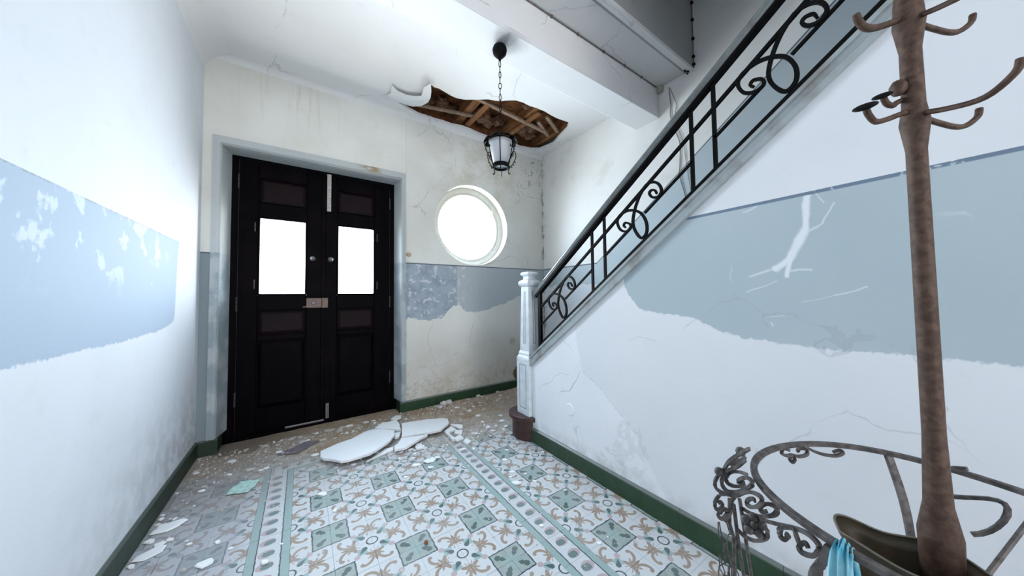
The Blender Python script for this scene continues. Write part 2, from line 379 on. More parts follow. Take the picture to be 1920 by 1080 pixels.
M_STEP = simple('oxblood_step_wood', (0.035, 0.012, 0.012), (0.055, 0.022, 0.02), 20, 0.45)
M_GROOVE = simple('groove_shade_grey', (0.25, 0.29, 0.32), (0.32, 0.36, 0.38), 20, 0.6)  # darkened paint that stands in for shade in the newel grooves
def wood_f():
    tc = V.node('ShaderNodeTexCoord'); v = V(tc.outputs['Object']); x, y, z, p = pos()
    n = noise(comb(x*30, y*4, z*30), 1.0, 5); n2 = noise(p, 7, 5)
    c = mixc(sm(n, 0.3, 0.7), (0.17, 0.070, 0.028), (0.30, 0.14, 0.06))
    return mixc(sm(n2, 0.5, 0.7)*0.5, c, (0.08, 0.035, 0.015)), (n, 0.3, 0.003)
M_WOOD = mat('old_brown_ceiling_timber', wood_f, 0.8, 0, 0.2)
M_WOODD = simple('dark_old_boards', (0.10, 0.035, 0.015), (0.22, 0.09, 0.038), 9, 0.85, 0, 0.2, 0.5, 0.01)
M_LATH = simple('grey_nailed_lath', (0.34, 0.25, 0.18), (0.24, 0.16, 0.10), 25, 0.8)
M_RUBBLE = simple('brown_rubble', (0.12, 0.06, 0.035), (0.24, 0.13, 0.08), 30, 0.9, 0, 0.2, 0.8, 0.01)
def dirt_f():
    x, y, z, p = pos(); n = noise(p, 3, 6, 0.6); n2 = noise(p, 26, 6, 0.7); n3 = noise(p, 110, 3)
    c = mixc(sm(n, 0.35, 0.65), (0.34, 0.25, 0.17), (0.47, 0.375, 0.28))
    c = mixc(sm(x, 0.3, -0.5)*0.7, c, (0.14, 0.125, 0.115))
    c = mixc(sm(n2, 0.45, 0.7)*0.5, c, (0.22, 0.15, 0.10))
    return mixc(sm(n3, 0.64, 0.7)*0.6, c, (0.6, 0.58, 0.54)), (n2 + n3*0.5, 0.6, 0.008)
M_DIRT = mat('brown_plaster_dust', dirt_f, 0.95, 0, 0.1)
M_CLOTH = simple('turquoise_cotton', (0.05, 0.30, 0.42), (0.28, 0.55, 0.63), 18, 0.9, 0, 0.1, 0.4)
M_BRONZE = simple('brown_bronze', (0.035, 0.028, 0.013), (0.070, 0.045, 0.022), 22, 0.5, 0.1, 0.5, 0.2)
M_BRONZE_RIM = simple('worn_bronze_rim', (0.20, 0.18, 0.15), (0.14, 0.12, 0.09), 22, 0.4, 0.3)
M_POSTBLUE = simple('grey_blue_post_paint', (0.22, 0.28, 0.33), (0.28, 0.34, 0.38), 14, 0.5)
M_MINT = simple('mint_green_paper', (0.50, 0.72, 0.64), (0.36, 0.50, 0.47), 30, 0.7)
M_RAG = simple('dull_purple_rag', (0.15, 0.12, 0.15), (0.22, 0.18, 0.20), 25, 0.9)
M_ORANGE = simple('rust_orange_pebble', (0.30, 0.09, 0.035), (0.12, 0.04, 0.02), 90, 0.8)
M_STONE = simple('pale_paving', (0.55, 0.54, 0.50), (0.45, 0.44, 0.41), 3, 0.8)
M_FRAMEW = plaster('window_frame_paint', (0.66, 0.65, 0.60), (0.55, 0.53, 0.48), lambda x, y, z, p, c, n1, n2, n3: mixc(sm(noise(p, 30, 5, 0.7), 0.58, 0.66)*0.5, c, (0.25, 0.22, 0.18)), bump=0.2)
M_BOX = simple('yellowed_box_plastic', (0.50, 0.50, 0.42), (0.36, 0.36, 0.29), 40, 0.6)
M_CABLE = simple('brown_grey_cable', (0.12, 0.10, 0.09), (0.20, 0.17, 0.15), 40, 0.7)
M_GROUT = simple('grey_grout', (0.42, 0.43, 0.43), (0.34, 0.34, 0.34), 20, 0.9)

def glass_mat(name, tr):
    g = bpy.data.materials.new(name); g.use_nodes = True; t = g.node_tree; t.nodes.clear()
    o = t.nodes.new('ShaderNodeOutputMaterial'); mxn = t.nodes.new('ShaderNodeMixShader'); a = t.nodes.new('ShaderNodeBsdfTransparent'); b = t.nodes.new('ShaderNodeBsdfGlossy')
    a.inputs[0].default_value = (*tr, 1); b.inputs['Roughness'].default_value = 0.08
    mxn.inputs[0].default_value = 0.06
    t.links.new(a.outputs[0], mxn.inputs[1]); t.links.new(b.outputs[0], mxn.inputs[2]); t.links.new(mxn.outputs[0], o.inputs[0])
    return g
M_GLASS = glass_mat('window_glass', (0.93, 0.96, 0.97))
def lampglass():
    g = bpy.data.materials.new('frosted_lantern_glass'); g.use_nodes = True; V.tree = g.node_tree
    b = g.node_tree.nodes['Principled BSDF']; b.inputs['Roughness'].default_value = 0.35
    tr = V.node('ShaderNodeBsdfTranslucent'); mxn = V.node('ShaderNodeMixShader'); mxn.inputs[0].default_value = 0.45
    tc = V.node('ShaderNodeTexCoord'); sp = V.node('ShaderNodeSeparateXYZ'); V.tree.links.new(tc.outputs['Object'], sp.inputs[0])
    x, y, z = V(sp.outputs[0]), V(sp.outputs[1]), V(sp.outputs[2])
    ang = m('ARCTAN2', y, x)
    zig = ab(m('PINGPONG', ang*3.5 + 20.0, 1.0) - 0.5)*0.035
    l = mx(lt(ab(z - 0.145 - zig), 0.0022), lt(ab(z - 0.160 + zig), 0.0022))
    c = mixc(l*0.75, (0.80, 0.82, 0.84), (0.25, 0.28, 0.31))
    V.tree.links.new(c.s, b.inputs['Base Color']); V.tree.links.new(c.s, tr.inputs[0])
    out = g.node_tree.nodes['Material Output']
    V.tree.links.new(b.outputs[0], mxn.inputs[1]); V.tree.links.new(tr.outputs[0], mxn.inputs[2]); V.tree.links.new(mxn.outputs[0], out.inputs[0])
    return g
M_LAMPGLASS = lampglass()

# ------------------------------------------------------------------ mesh helpers
class MB:
    def __init__(s): s.b = bmesh.new()
    def box(s, x0, x1, y0, y1, z0, z1, mi=0):
        vs = [s.b.verts.new(c) for c in ((x0,y0,z0),(x1,y0,z0),(x1,y1,z0),(x0,y1,z0),(x0,y0,z1),(x1,y0,z1),(x1,y1,z1),(x0,y1,z1))]
        for f in ((3,2,1,0),(4,5,6,7),(0,1,5,4),(1,2,6,5),(2,3,7,6),(3,0,4,7)):
            s.b.faces.new([vs[i] for i in f]).material_index = mi
        return s
    def loft(s, rings, cap=True, close=True):
        R_ = [[s.b.verts.new(v) for v in r] for r in rings]
        n = len(R_[0])
        for a, b in zip(R_, R_[1:]):
            for i in range(n if close else n-1):
                s.b.faces.new((a[i], a[(i+1) % n], b[(i+1) % n], b[i]))
        if cap:
            s.b.faces.new(list(reversed(R_[0]))); s.b.faces.new(R_[-1])
        return s
    def lathe(s, c, prof, n=20, cap=True):
        return s.loft([[(c[0]+r*math.cos(2*PI*i/n), c[1]+r*math.sin(2*PI*i/n), c[2]+z) for i in range(n)] for r, z in prof], cap)
    def prism(s, poly, axis, a0, a1):
        """extrude a 2-D polygon along an axis: 'x' poly=(y,z), 'y' poly=(x,z), 'z' poly=(x,y)"""
        f = {'x': lambda p, a: (a, p[0], p[1]), 'y': lambda p, a: (p[0], a, p[1]), 'z': lambda p, a: (p[0], p[1], a)}[axis]
        s.loft([[f(p, a0) for p in poly], [f(p, a1) for p in poly]], cap=False)
        s.b.verts.ensure_lookup_table(); nv = len(s.b.verts); n = len(poly)
        tri = tessellate_polygon([[Vector((p[0], p[1], 0)) for p in poly]])
        for off in (nv-2*n, nv-n):
            for t in tri:
                try: s.b.faces.new([s.b.verts[off+i] for i in t])
                except ValueError: pass
        return s
    def holed(s, outer, holes, axis, a0, a1):
        f = {'x': lambda p, a: (a, p[0], p[1]), 'y': lambda p, a: (p[0], a, p[1]), 'z': lambda p, a: (p[0], p[1], a)}[axis]
        loops = [outer] + holes; flat = [p for l in loops for p in l]
        tri = tessellate_polygon([[Vector((p[0], p[1], 0)) for p in l] for l in loops])
        A = [s.b.verts.new(f(p, a0)) for p in flat]; B = [s.b.verts.new(f(p, a1)) for p in flat]
        for t in tri:
            s.b.faces.new([A[i] for i in t]); s.b.faces.new([B[i] for i in reversed(t)])
        k = 0
        for l in loops:
            n = len(l)
            for i in range(n):
                s.b.faces.new((A[k+i], A[k+(i+1) % n], B[k+(i+1) % n], B[k+i]))
            k += n
        return s
    def tube(s, pts, r, n=6, flat=None, closed=False):
        """sweep along pts; r number or list; flat=(a, b) makes a rectangular bar (half sizes, a across in-plane, b along `side`)"""
        P = [Vector(p) for p in pts]; N = len(P); rings = []
        prev = None
        for i in range(N):
            t = (P[min(i+1, N-1)] - P[max(i-1, 0)]) if not closed else (P[(i+1) % N] - P[(i-1) % N])
            if t.length < 1e-9: t = Vector((0, 0, 1))
            t.normalize()
            if flat and len(flat) > 2:
                sd = Vector(flat[2]); sd = (sd - t*sd.dot(t))
                if sd.length < 1e-4: sd = t.orthogonal()
                sd.normalize()
            else:
                sd = prev if prev is not None else t.orthogonal()
                sd = sd - t*sd.dot(t)
                if sd.length < 1e-6: sd = t.orthogonal()
                sd.normalize(); prev = sd
            o_ = t.cross(sd)
            if flat:
                a, b = flat[0], flat[1]
                k = r[i] if isinstance(r, (list, tuple)) else 1.0
                rings.append([P[i] + o_*a*k*sx + sd*b*sy for sx, sy in ((-1,-1),(1,-1),(1,1),(-1,1))])
            else:
                rr = r[i] if isinstance(r, (list, tuple)) else r
                rings.append([P[i] + (sd*math.cos(2*PI*j/n) + o_*math.sin(2*PI*j/n))*rr for j in range(n)])
        if closed: rings.append(rings[0]); return s.loft(rings, cap=False)
        return s.loft(rings)
    def ball(s, c, r, seg_=10, sc=(1,1,1)):
        bmesh.ops.create_uvsphere(s.b, u_segments=seg_, v_segments=max(5, seg_*2//3), radius=r, matrix=Matrix.Translation(c) @ Matrix.Diagonal((*sc, 1)))
        return s
    def mesh(s, name, smooth=False):
        bmesh.ops.recalc_face_normals(s.b, faces=s.b.faces)
        me = bpy.data.meshes.new(name); s.b.to_mesh(me); s.b.free()
        if smooth: me.shade_smooth()
        return me
    def obj(s, name, material, parent=None, loc=None, smooth=False, bevel=0.0, kind=None):
        if loc is not None: bmesh.ops.translate(s.b, verts=s.b.verts, vec=-Vector(loc))
        me = s.mesh(name, smooth)
        for mm in (material if isinstance(material, (list, tuple)) else [material]): me.materials.append(mm)
        o = bpy.data.objects.new(name, me); COL.objects.link(o)
        if parent is not None:
            o.parent = parent
            base = Vector(loc) if loc is not None else Vector((0, 0, 0))
            pw = parent_world(parent)
            o.location = base - pw
        elif loc is not None: o.location = loc
        if bevel:
            bv = o.modifiers.new('bevel', 'BEVEL'); bv.width = bevel; bv.segments = 2; bv.limit_method = 'ANGLE'
        if smooth == 'auto':
            pass
        if kind: o['kind'] = kind
        return o
def parent_world(p):
    v = Vector((0, 0, 0))
    while p is not None: v += p.location; p = p.parent
    return v
def empty(name, loc=(0, 0, 0), parent=None):
    o = bpy.data.objects.new(name, None); COL.objects.link(o); o.location = loc; o.empty_display_size = 0.1
    if parent is not None: o.parent = parent; o.location = Vector(loc) - parent_world(parent)
    return o
def tag(o, label, cat, group=None, kind=None):
    o['label'] = label; o['category'] = cat
    if group: o['group'] = group
    if kind: o['kind'] = kind
    return o
def struct(o): o['kind'] = 'structure'; return o
def smooth_path(pts, k=4, closed=False):
    P = [Vector(p) for p in pts]; n = len(P); out = []
    rng = range(n if closed else n-1)
    for i in rng:
        p0 = P[(i-1) % n] if closed else P[max(i-1, 0)]; p1 = P[i]; p2 = P[(i+1) % n]; p3 = P[(i+2) % n] if closed else P[min(i+2, n-1)]
        for j in range(k):
            t = j/k
            out.append(0.5*((2*p1) + (-p0+p2)*t + (2*p0-5*p1+4*p2-p3)*t*t + (-p0+3*p1-3*p2+p3)*t**3))
    if not closed: out.append(P[-1])
    return out

# ------------------------------------------------------------------ the setting: walls
WT = 0.25
circ = [(1.725 + 0.492*math.cos(2*PI*i/64), 2.085 + 0.492*math.sin(2*PI*i/64)) for i in range(64)]
door_hole = [(-0.552, 0.0), (0.862, 0.0), (0.862, 2.477), (-0.552, 2.472)]
struct(MB().holed([(L-0.25, -0.05), (R+0.25, -0.05), (R+0.25, 3.5), (L-0.25, 3.5)], [door_hole, circ], 'y', D, D+WT).obj('wall_front', M_FRONT))
struct(MB().box(L-0.25, L, YB-0.2, D+0.001, -0.05, 3.5).obj('wall_left', M_LEFT))
struct(MB().box(R, R+0.25, YB-0.2, D+0.001, -0.05, 5.9).obj('wall_right', M_RIGHT))
# wall under the flight: slanted top edge
wall_s = [(2.045, -0.02), (2.045, rail(2.045)-0.13), (-1.22, rail(-1.22)-0.13), (-1.22, 3.205), (YB, 3.205), (YB, -0.02)]
struct(MB().prism(wall_s, 'x', S, S+0.10).obj('wall_stair', M_STAIR))
# back wall with the garden doorway (behind the camera)
struct(MB().holed([(L, -0.05), (R, -0.05), (R, 3.3), (L, 3.3)], [[(-0.45, 0.0), (1.55, 0.0), (1.55, 2.8), (-0.45, 2.8)]], 'y', YB-0.2, YB).obj('wall_back', M_LEFT))
# upper walls of the stairwell
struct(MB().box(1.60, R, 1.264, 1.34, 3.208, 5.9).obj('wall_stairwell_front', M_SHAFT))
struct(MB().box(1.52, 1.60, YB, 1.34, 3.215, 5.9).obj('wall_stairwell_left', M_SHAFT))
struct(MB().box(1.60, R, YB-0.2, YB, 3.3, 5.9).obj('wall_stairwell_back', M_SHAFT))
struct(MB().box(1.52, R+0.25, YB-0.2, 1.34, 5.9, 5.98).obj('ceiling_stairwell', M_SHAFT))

# ------------------------------------------------------------------ ceilings, beam, coves
HOLE = [(0.977, 2.752), (1.018, 2.771), (1.063, 2.764), (1.117, 2.776), (1.197, 2.797), (1.259, 2.802), (1.34, 2.78), (1.434, 2.718), (1.537, 2.644), (1.606, 2.622), (1.657, 2.597), (1.722, 2.541), (1.781, 2.502), (1.86, 2.489), (1.955, 2.496), (2.039, 2.483), (2.153, 2.481), (2.245, 2.496), (2.355, 2.503), (2.526, 2.489), (2.599, 2.598), (2.648, 2.795), (2.707, 2.965), (2.676, 3.096), (2.65, 3.183), (2.555, 3.245), (2.394, 3.28), (2.252, 3.27), (2.088, 3.283), (1.896, 3.296), (1.773, 3.29), (1.645, 3.267), (1.533, 3.261), (1.413, 3.29), (1.305, 3.285), (1.203, 3.296), (1.11, 3.29), (1.035, 3.296), (0.93, 3.26), (0.80, 3.20), (0.74, 3.15), (0.80, 3.06), (0.93, 3.00), (0.985, 2.88)]
struct(MB().holed([(L, 1.84), (R, 1.84), (R, D), (L, D)], [HOLE], 'z', C, C+0.028).obj('ceiling', M_CEIL))
struct(MB().box(L, R, 1.30, 1.60, C, C+0.12).obj('ceiling_landing', M_CEIL2))
struct(MB().box(L, 1.60, YB, 1.30, C, C+0.12).obj('ceiling_back', M_CEIL))
struct(MB().box(L, R, 1.588, 1.845, 2.92, 3.34).obj('beam', M_CEIL, bevel=0.006))
struct(MB().prism([(1.262, C-0.028), (1.305, C-0.028), (1.318, C-0.012), (1.33, C+0.001), (1.262, C+0.001)], 'x', 1.60, R).obj('trim_stairwell_edge', M_CEIL2))
struct(MB().box(L-0.25, 1.52, YB-0.2, D+WT, 3.5, 3.56).obj('sky_block_slab', M_SHAFT))  # unseen slab added above the ceilings to stop sky light leaking in
struct(MB().box(1.52, R+0.25, 1.34, D+WT, 3.5, 3.56).obj('sky_block_slab_right', M_SHAFT))  # unseen counterpart on the right, also added to shut out the sky
def cove(axis, r=0.075):
    pts = [(0, 0), (0, -r)] + [(r - r*math.cos(a), -r + r*math.sin(a)) for a in [PI/2*i/12 for i in range(1, 13)]]
    return pts
rc = 0.07
pl_ = [(L - 0.001 + a, C + 0.001 + b) for a, b in cove(0, 0.17)]
struct(MB().prism(pl_, 'y', YB, D).obj('trim_cove_left', M_CEIL, smooth=False))
pf_ = [(D + 0.001 - a, C + 0.001 + b) for a, b in cove(0, 0.055)]
struct(MB().prism(pf_, 'x', L, R).obj('trim_cove_front', M_CEIL2))  # greyer plaster here: the cove's soft shading is put into the colour

# timbers seen through the hole
lat = empty('ceiling_timbers', (1.75, 2.9, C+0.03)); lat['kind'] = 'structure'; lat['label'] = 'exposed brown floor timbers above the broken ceiling'
def tim(name, x0, x1, y0, y1, z0, z1, mt): return MB().box(x0, x1, y0, y1, z0, z1).obj(name, mt, lat, loc=((x0+x1)/2, (y0+y1)/2, (z0+z1)/2))
for i, x in enumerate((0.78, 1.47, 2.10, 2.62)):
    tim('joist', x, x+0.085, 1.86, D-0.01, C+0.075, C+0.20, M_WOOD)
tim('dark_backing_board', L+.01, R-.01, D-0.022, D-0.001, C+0.03, C+0.24, M_WOODD)  # dark board added to cover the pale wall and darken the hole
tim('joist', 0.7, 2.75, 2.43, 2.50, C+0.08, C+0.20, M_WOOD)
for i in range(11):
    y0 = 1.86 + i*0.136
    tim('floorboard', 0.4, R-0.01, y0, y0+0.129, C+0.202 + random.uniform(0, .006), C+0.228, M_WOODD)
for (a, b, w) in [((1.40, 2.765, C+0.062), (2.50, 2.86, C+0.040), 0.020), ((0.93, 3.20, C+0.040), (1.60, 3.07, C+0.060), 0.016), ((2.18, 2.60, C+0.06), (2.14, 3.24, C+0.05), 0.030), ((1.62, 2.80, C+0.055), (1.60, 3.25, C+0.045), 0.030), ((2.30, 2.62, C+0.06), (2.62, 2.78, C+0.05), 0.02), ((2.28, 2.75, C+0.06), (2.58, 2.92, C+0.05), 0.018)]:
    MB().tube([a, b], 0, flat=(w, 0.011, (0, 0, 1))).obj('lath', M_LATH if w < 0.021 else M_WOOD, lat, loc=a)
for k, (x, y, s_) in enumerate([(1.72, 3.10, .10), (1.85, 3.2, .08), (1.95, 3.12, .07), (1.25, 3.15, .07), (1.38, 3.22, .06), (2.3, 3.12, .09), (2.45, 3.15, .08), (2.38, 3.02, .07), (2.2, 3.2, .06), (1.12, 3.2, .05), (2.05, 2.68, .05)]):
    b = MB(); bmesh.ops.create_icosphere(b.b, subdivisions=2, radius=s_)
    for v in b.b.verts: v.co *= 1 + 0.35*math.sin(v.co.x*90 + k)*math.cos(v.co.y*70 + k*2); v.co.z *= 0.75
    bmesh.ops.translate(b.b, verts=b.b.verts, vec=(x, y, C+0.14))
    b.obj('rubble_lump', M_RUBBLE, lat, loc=(x, y, C+0.14))

# hanging flap of broken ceiling plaster
FLAP= [[0.633, 3.201, 3.208], [0.688, 3.049, 3.192], [0.666, 2.93, 3.182], [0.731, 2.979, 3.182], [0.811, 2.985, 3.177], [0.878, 2.965, 3.177], [0.936, 2.911, 3.172], [0.915, 2.765, 3.162], [0.947, 2.667, 3.152], [0.988, 2.766, 3.157], [1.016, 2.865, 3.162], [1.027, 2.975, 3.177], [1.0, 3.088, 3.192], [0.931, 3.167, 3.202], [0.871, 3.18, 3.206], [0.749, 3.189, 3.208]]
FLAPM= [[0.851, 3.061, 3.182], [0.959, 2.962, 3.167], [0.69, 3.106, 3.197]]
b = MB(); mid_ = b.b.verts.new(Vector(FLAPM[0])); mid2 = b.b.verts.new(Vector(FLAPM[1])); mid3 = b.b.verts.new(Vector(FLAPM[2]))
vs = [b.b.verts.new(v) for v in FLAP]
def cl(i): x = (FLAP[i][0] + FLAP[(i+1) % 16][0])/2; return mid3 if x < 0.73 else (mid_ if x < 0.87 else mid2)
for i in range(16):
    a_, c_ = cl(i), cl((i+1) % 16)
    b.b.faces.new((a_, vs[i], vs[(i+1) % 16]))
    if a_ is not c_: b.b.faces.new((a_, vs[(i+1) % 16], c_))
flap = b.obj('plaster_flap', M_FLAKE, loc=(0.8, 3.0, C-0.02))
so = flap.modifiers.new('thick', 'SOLIDIFY'); so.thickness = 0.008
tag(flap, 'loose curled flap of white ceiling plaster hanging at the left end of the hole', 'plaster')

# ------------------------------------------------------------------ floor: slab and pattern tiles
floor = struct(MB().box(L-0.25, R+0.25, YB-0.2, D+WT, -0.12, -0.0075).obj('floor', M_GROUT))
struct(MB().box(-12, 14, D+WT-0.01, 18, -0.14, -0.06).obj('pavement_outside', M_STONE))
struct(MB().box(-8, 8, -14, YB-0.2, -0.14, -0.06).obj('garden_terrace', M_STONE))
def tile_mesh(name, mt, w=T, d=T):
    g = 0.0003
    b = MB(); e = 0.0006
    x, y = w/2 - g, d/2 - g
    b.loft([[(-x, -y, -0.008), (x, -y, -0.008), (x, y, -0.008), (-x, y, -0.008)], [(-x, -y, -e), (x, -y, -e), (x, y, -e), (-x, y, -e)],
            [(-x+e, -y+e, 0), (x-e, -y+e, 0), (x-e, y-e, 0), (-x+e, y-e, 0)]])
    me = b.mesh(name); me.materials.append(mt); return me
TM = {}
def put_tile(bx, by, x0, x1, y0, y1):
    inrug = -1 <= bx < 5 and by < 5
    border = (not inrug) and (-2 <= bx < 6 and by < 6)
    mk = 'b' if border else (0 if inrug else 1)
    mt = M_BORDER if border else M_TILE[mk]
    key = (mk, round(x1-x0, 4), round(y1-y0, 4))
    if key not in TM: TM[key] = tile_mesh('tile', mt, x1-x0, y1-y0)
    o = bpy.data.objects.new('tile', TM[key]); COL.objects.link(o); o.parent = floor
    o.location = ((x0+x1)/2, (y0+y1)/2, random.choice((0, 0, 0, 0.0006, -0.0006)) + (0.0005 if random.random() < .1 else 0))
    return o
rest = {0: MB(), 1: MB(), 'b': MB()}
cells = []
for bx in range(-5, 17):
    for by in range(-27, 9):
        x0, x1 = max(L, X0 + bx*T), min(R, X0 + (bx+1)*T); y0, y1 = max(YB, Y0 + by*T), min(D, Y0 + (by+1)*T)
        if x1 - x0 < 0.01 or y1 - y0 < 0.01: continue
        vis = y0 > 0.34 and (x0 < S or y0 > 2.3) and y0 > 0.34 + max(0, 0)*x0
        # floor strip really inside the frame
        if y1 < 1.75 - 0.80*((x0+x1)/2): vis = False
        if x0 > 2.3 : vis = False
        cells.append((vis, bx, by, x0, x1, y0, y1))
for (vis, bx, by, x0, x1, y0, y1) in cells:
    if vis: put_tile(bx, by, x0, x1, y0, y1)
    else:
        inrug = -1 <= bx < 5 and by < 5; border = (not inrug) and (-2 <= bx < 6 and by < 6)
        rest['b' if border else (0 if inrug else 1)].box(x0+.0006, x1-.0006, y0+.0006, y1-.0006, -0.008, 0)
for k, mt in ((0, M_TILE[0]), (1, M_TILE[1]), ('b', M_BORDER)):
    rest[k].obj('tiles_out_of_sight', mt, floor, kind='stuff')

struct(MB().box(-0.552, 0.862, D, D+0.17, -0.0074, 0.0006).obj('trim_doorway_sill', M_DIRT))
# skirting tiles
def skirting(name, x0, y0, x1, y1, nx, ny, mt, h=0.117, step=0.2083, th=0.014):
    """a run from (x0,y0) to (x1,y1), (nx,ny) = direction into the room"""
    p = struct(empty(name, (x0, y0, 0)))
    ln = math.hypot(x1-x0, y1-y0); ux, uy = (x1-x0)/ln, (y1-y0)/ln
    n = max(1, round(ln/step)); cache = {}
    for i in range(n):
        a, c_ = i*ln/n + .0006, (i+1)*ln/n - .0006
        b = MB()
        prof = [(0.0, 0.0), (th, 0.0), (th, h-0.010), (th*0.45, h-0.001), (0.0, h)]
        b.loft([[(x0+ux*t+nx*q, y0+uy*t+ny*q, zz) for q, zz in prof] for t in (a, c_)])
        cx_, cy_ = x0+ux*(a+c_)/2, y0+uy*(a+c_)/2
        if 'm' in cache and True:
            b.b.free(); o = bpy.data.objects.new('skirting_tile', cache['m']); COL.objects.link(o); o.parent = p; o.location = Vector((cx_, cy_, 0)) - p.location
        else:
            o = b.obj('skirting_tile', mt, p, loc=(cx_, cy_, 0)); cache['m'] = o.data
skirting('baseboard_stair', S, 2.06, S, -1.6, -1, 0, M_BASE)
skirting('baseboard_front', 0.850, D, R, D, 0, -1, M_BASE)
skirting('baseboard_reveal', 0.862, D+0.165, 0.862, D-0.014, -1, 0, M_BASED, step=0.18)
skirting('baseboard_reveal_left', -0.552, D+0.165, -0.552, D, 1, 0, M_BASED, step=0.18)
skirting('baseboard_left', L, D, L, -1.6, 1, 0, M_BASED, h=0.118)
skirting('baseboard_front_left', L+0.014, D, -0.537, D, 0, -1, M_BASED, step=0.1)
skirting('baseboard_right', R, D, R, 2.35, -1, 0, M_BASE)

# ------------------------------------------------------------------ casing round the street door
cas = struct(empty('trim_door_casing', (0.155, D, 0)))
def cprof(o_, i_, y): return None
def casing_bar(pts0, pts1):  # profile rings
    return MB().loft([pts0, pts1])
for (nm, A, B, C_, D_) in [('casing_bar', (-0.604, 0.118), (-0.552, 0.118), (-0.604, 2.535), (-0.552, 2.472)), ('casing_bar', (0.862, 0.118), (0.908, 0.118), (0.862, 2.477), (0.908, 2.545))]:
    for (y0, y1, k0, k1) in [(D-0.016, D+0.002, 0.0, 1.0), (D-0.024, D-0.014, 0.55, 0.9)]:
        def P(a, b_, t): return (a[0]+(b_[0]-a[0])*t, a[1]+(b_[1]-a[1])*t)
        a0, a1, b0, b1 = P(A, B, k0), P(A, B, k1), P(C_, D_, k0), P(C_, D_, k1)
        if A[0] > 0: a0, a1, b0, b1 = P(B, A, k0), P(B, A, k1), P(D_, C_, k0), P(D_, C_, k1)
        MB().loft([[(a0[0], y0, a0[1]), (a1[0], y0, a1[1]), (a1[0], y1, a1[1]), (a0[0], y1, a0[1])], [(b0[0], y0, b0[1]), (b1[0], y0, b1[1]), (b1[0], y1, b1[1]), (b0[0], y1, b0[1])]]).obj(nm, M_CASING, cas, loc=(a0[0], D, 1.3))
for (y0, y1, k0, k1) in [(D-0.016, D+0.002, 0.0, 1.0), (D-0.024, D-0.014, 0.55, 0.9)]:
    o0, o1, i0, i1 = (-0.604, 2.535), (0.908, 2.545), (-0.552, 2.472), (0.862, 2.477)
    P = lambda a, b_, t: (a[0]+(b_[0]-a[0])*t, a[1]+(b_[1]-a[1])*t)
    l0, l1, q0, q1 = P(o0, i0, k0), P(o0, i0, k1), P(o1, i1, k0), P(o1, i1, k1)
    MB().loft([[(l0[0], y0, l0[1]), (l1[0], y0, l1[1]), (l1[0], y1, l1[1]), (l0[0], y1, l0[1])], [(q0[0], y0, q0[1]), (q1[0], y0, q1[1]), (q1[0], y1, q1[1]), (q0[0], y1, q0[1])]]).obj('casing_bar', M_CASING, cas, loc=(0.15, D, 2.5))
# reveals lined with the same paint
MB().prism([(-0.552, D-0.001), (-0.549, D-0.001), (-0.512, D+0.168), (-0.552, D+0.168)], 'z', 0.118, 2.472).obj('reveal_lining', M_CASING, cas, loc=(-0.55, D, 1.2))
MB().prism([(0.862, D-0.001), (0.859, D-0.001), (0.829, D+0.168), (0.862, D+0.168)], 'z', 0.118, 2.474).obj('reveal_lining', M_CASING, cas, loc=(0.86, D, 1.2))
MB().prism([(D-0.001, 2.4775), (D-0.001, 2.468), (D+0.168, 2.462), (D+0.168, 2.4775)], 'x', -0.549, 0.859).obj('reveal_lining', M_CASING, cas, loc=(0.15, D, 2.47))

# ------------------------------------------------------------------ the double door
DY = 3.522
door = struct(empty('door_1', (0.155, DY+0.03, 0)))
def dbox(name, x0, x1, z0, z1, y0, y1, mt, par=None, bev=0.0): return MB().box(x0, x1, y0, y1, z0, z1).obj(name, mt, par or door, loc=((x0+x1)/2, (y0+y1)/2, (z0+z1)/2), bevel=bev)
dbox('door_frame_post', -0.552, -0.466, 0.0, 2.478, DY-0.002, DY+0.075, M_DOOR, bev=.004)
dbox('door_frame_post', 0.785, 0.862, 0.0, 2.478, DY-0.002, DY+0.075, M_DOOR, bev=.004)
dbox('door_frame_head', -0.466, 0.785, 2.445, 2.478, DY-0.002, DY+0.075, M_DOOR, bev=.004)
dbox('threshold', -0.552, 0.862, -0.01, 0.030, DY-0.012, DY+0.10, M_DOOR)
dbox('threshold', -0.466, -0.12, 0.0301, 0.0395, DY+0.004, DY+0.05, M_DOOR)  # extra strip added to block daylight under the leaf's left part
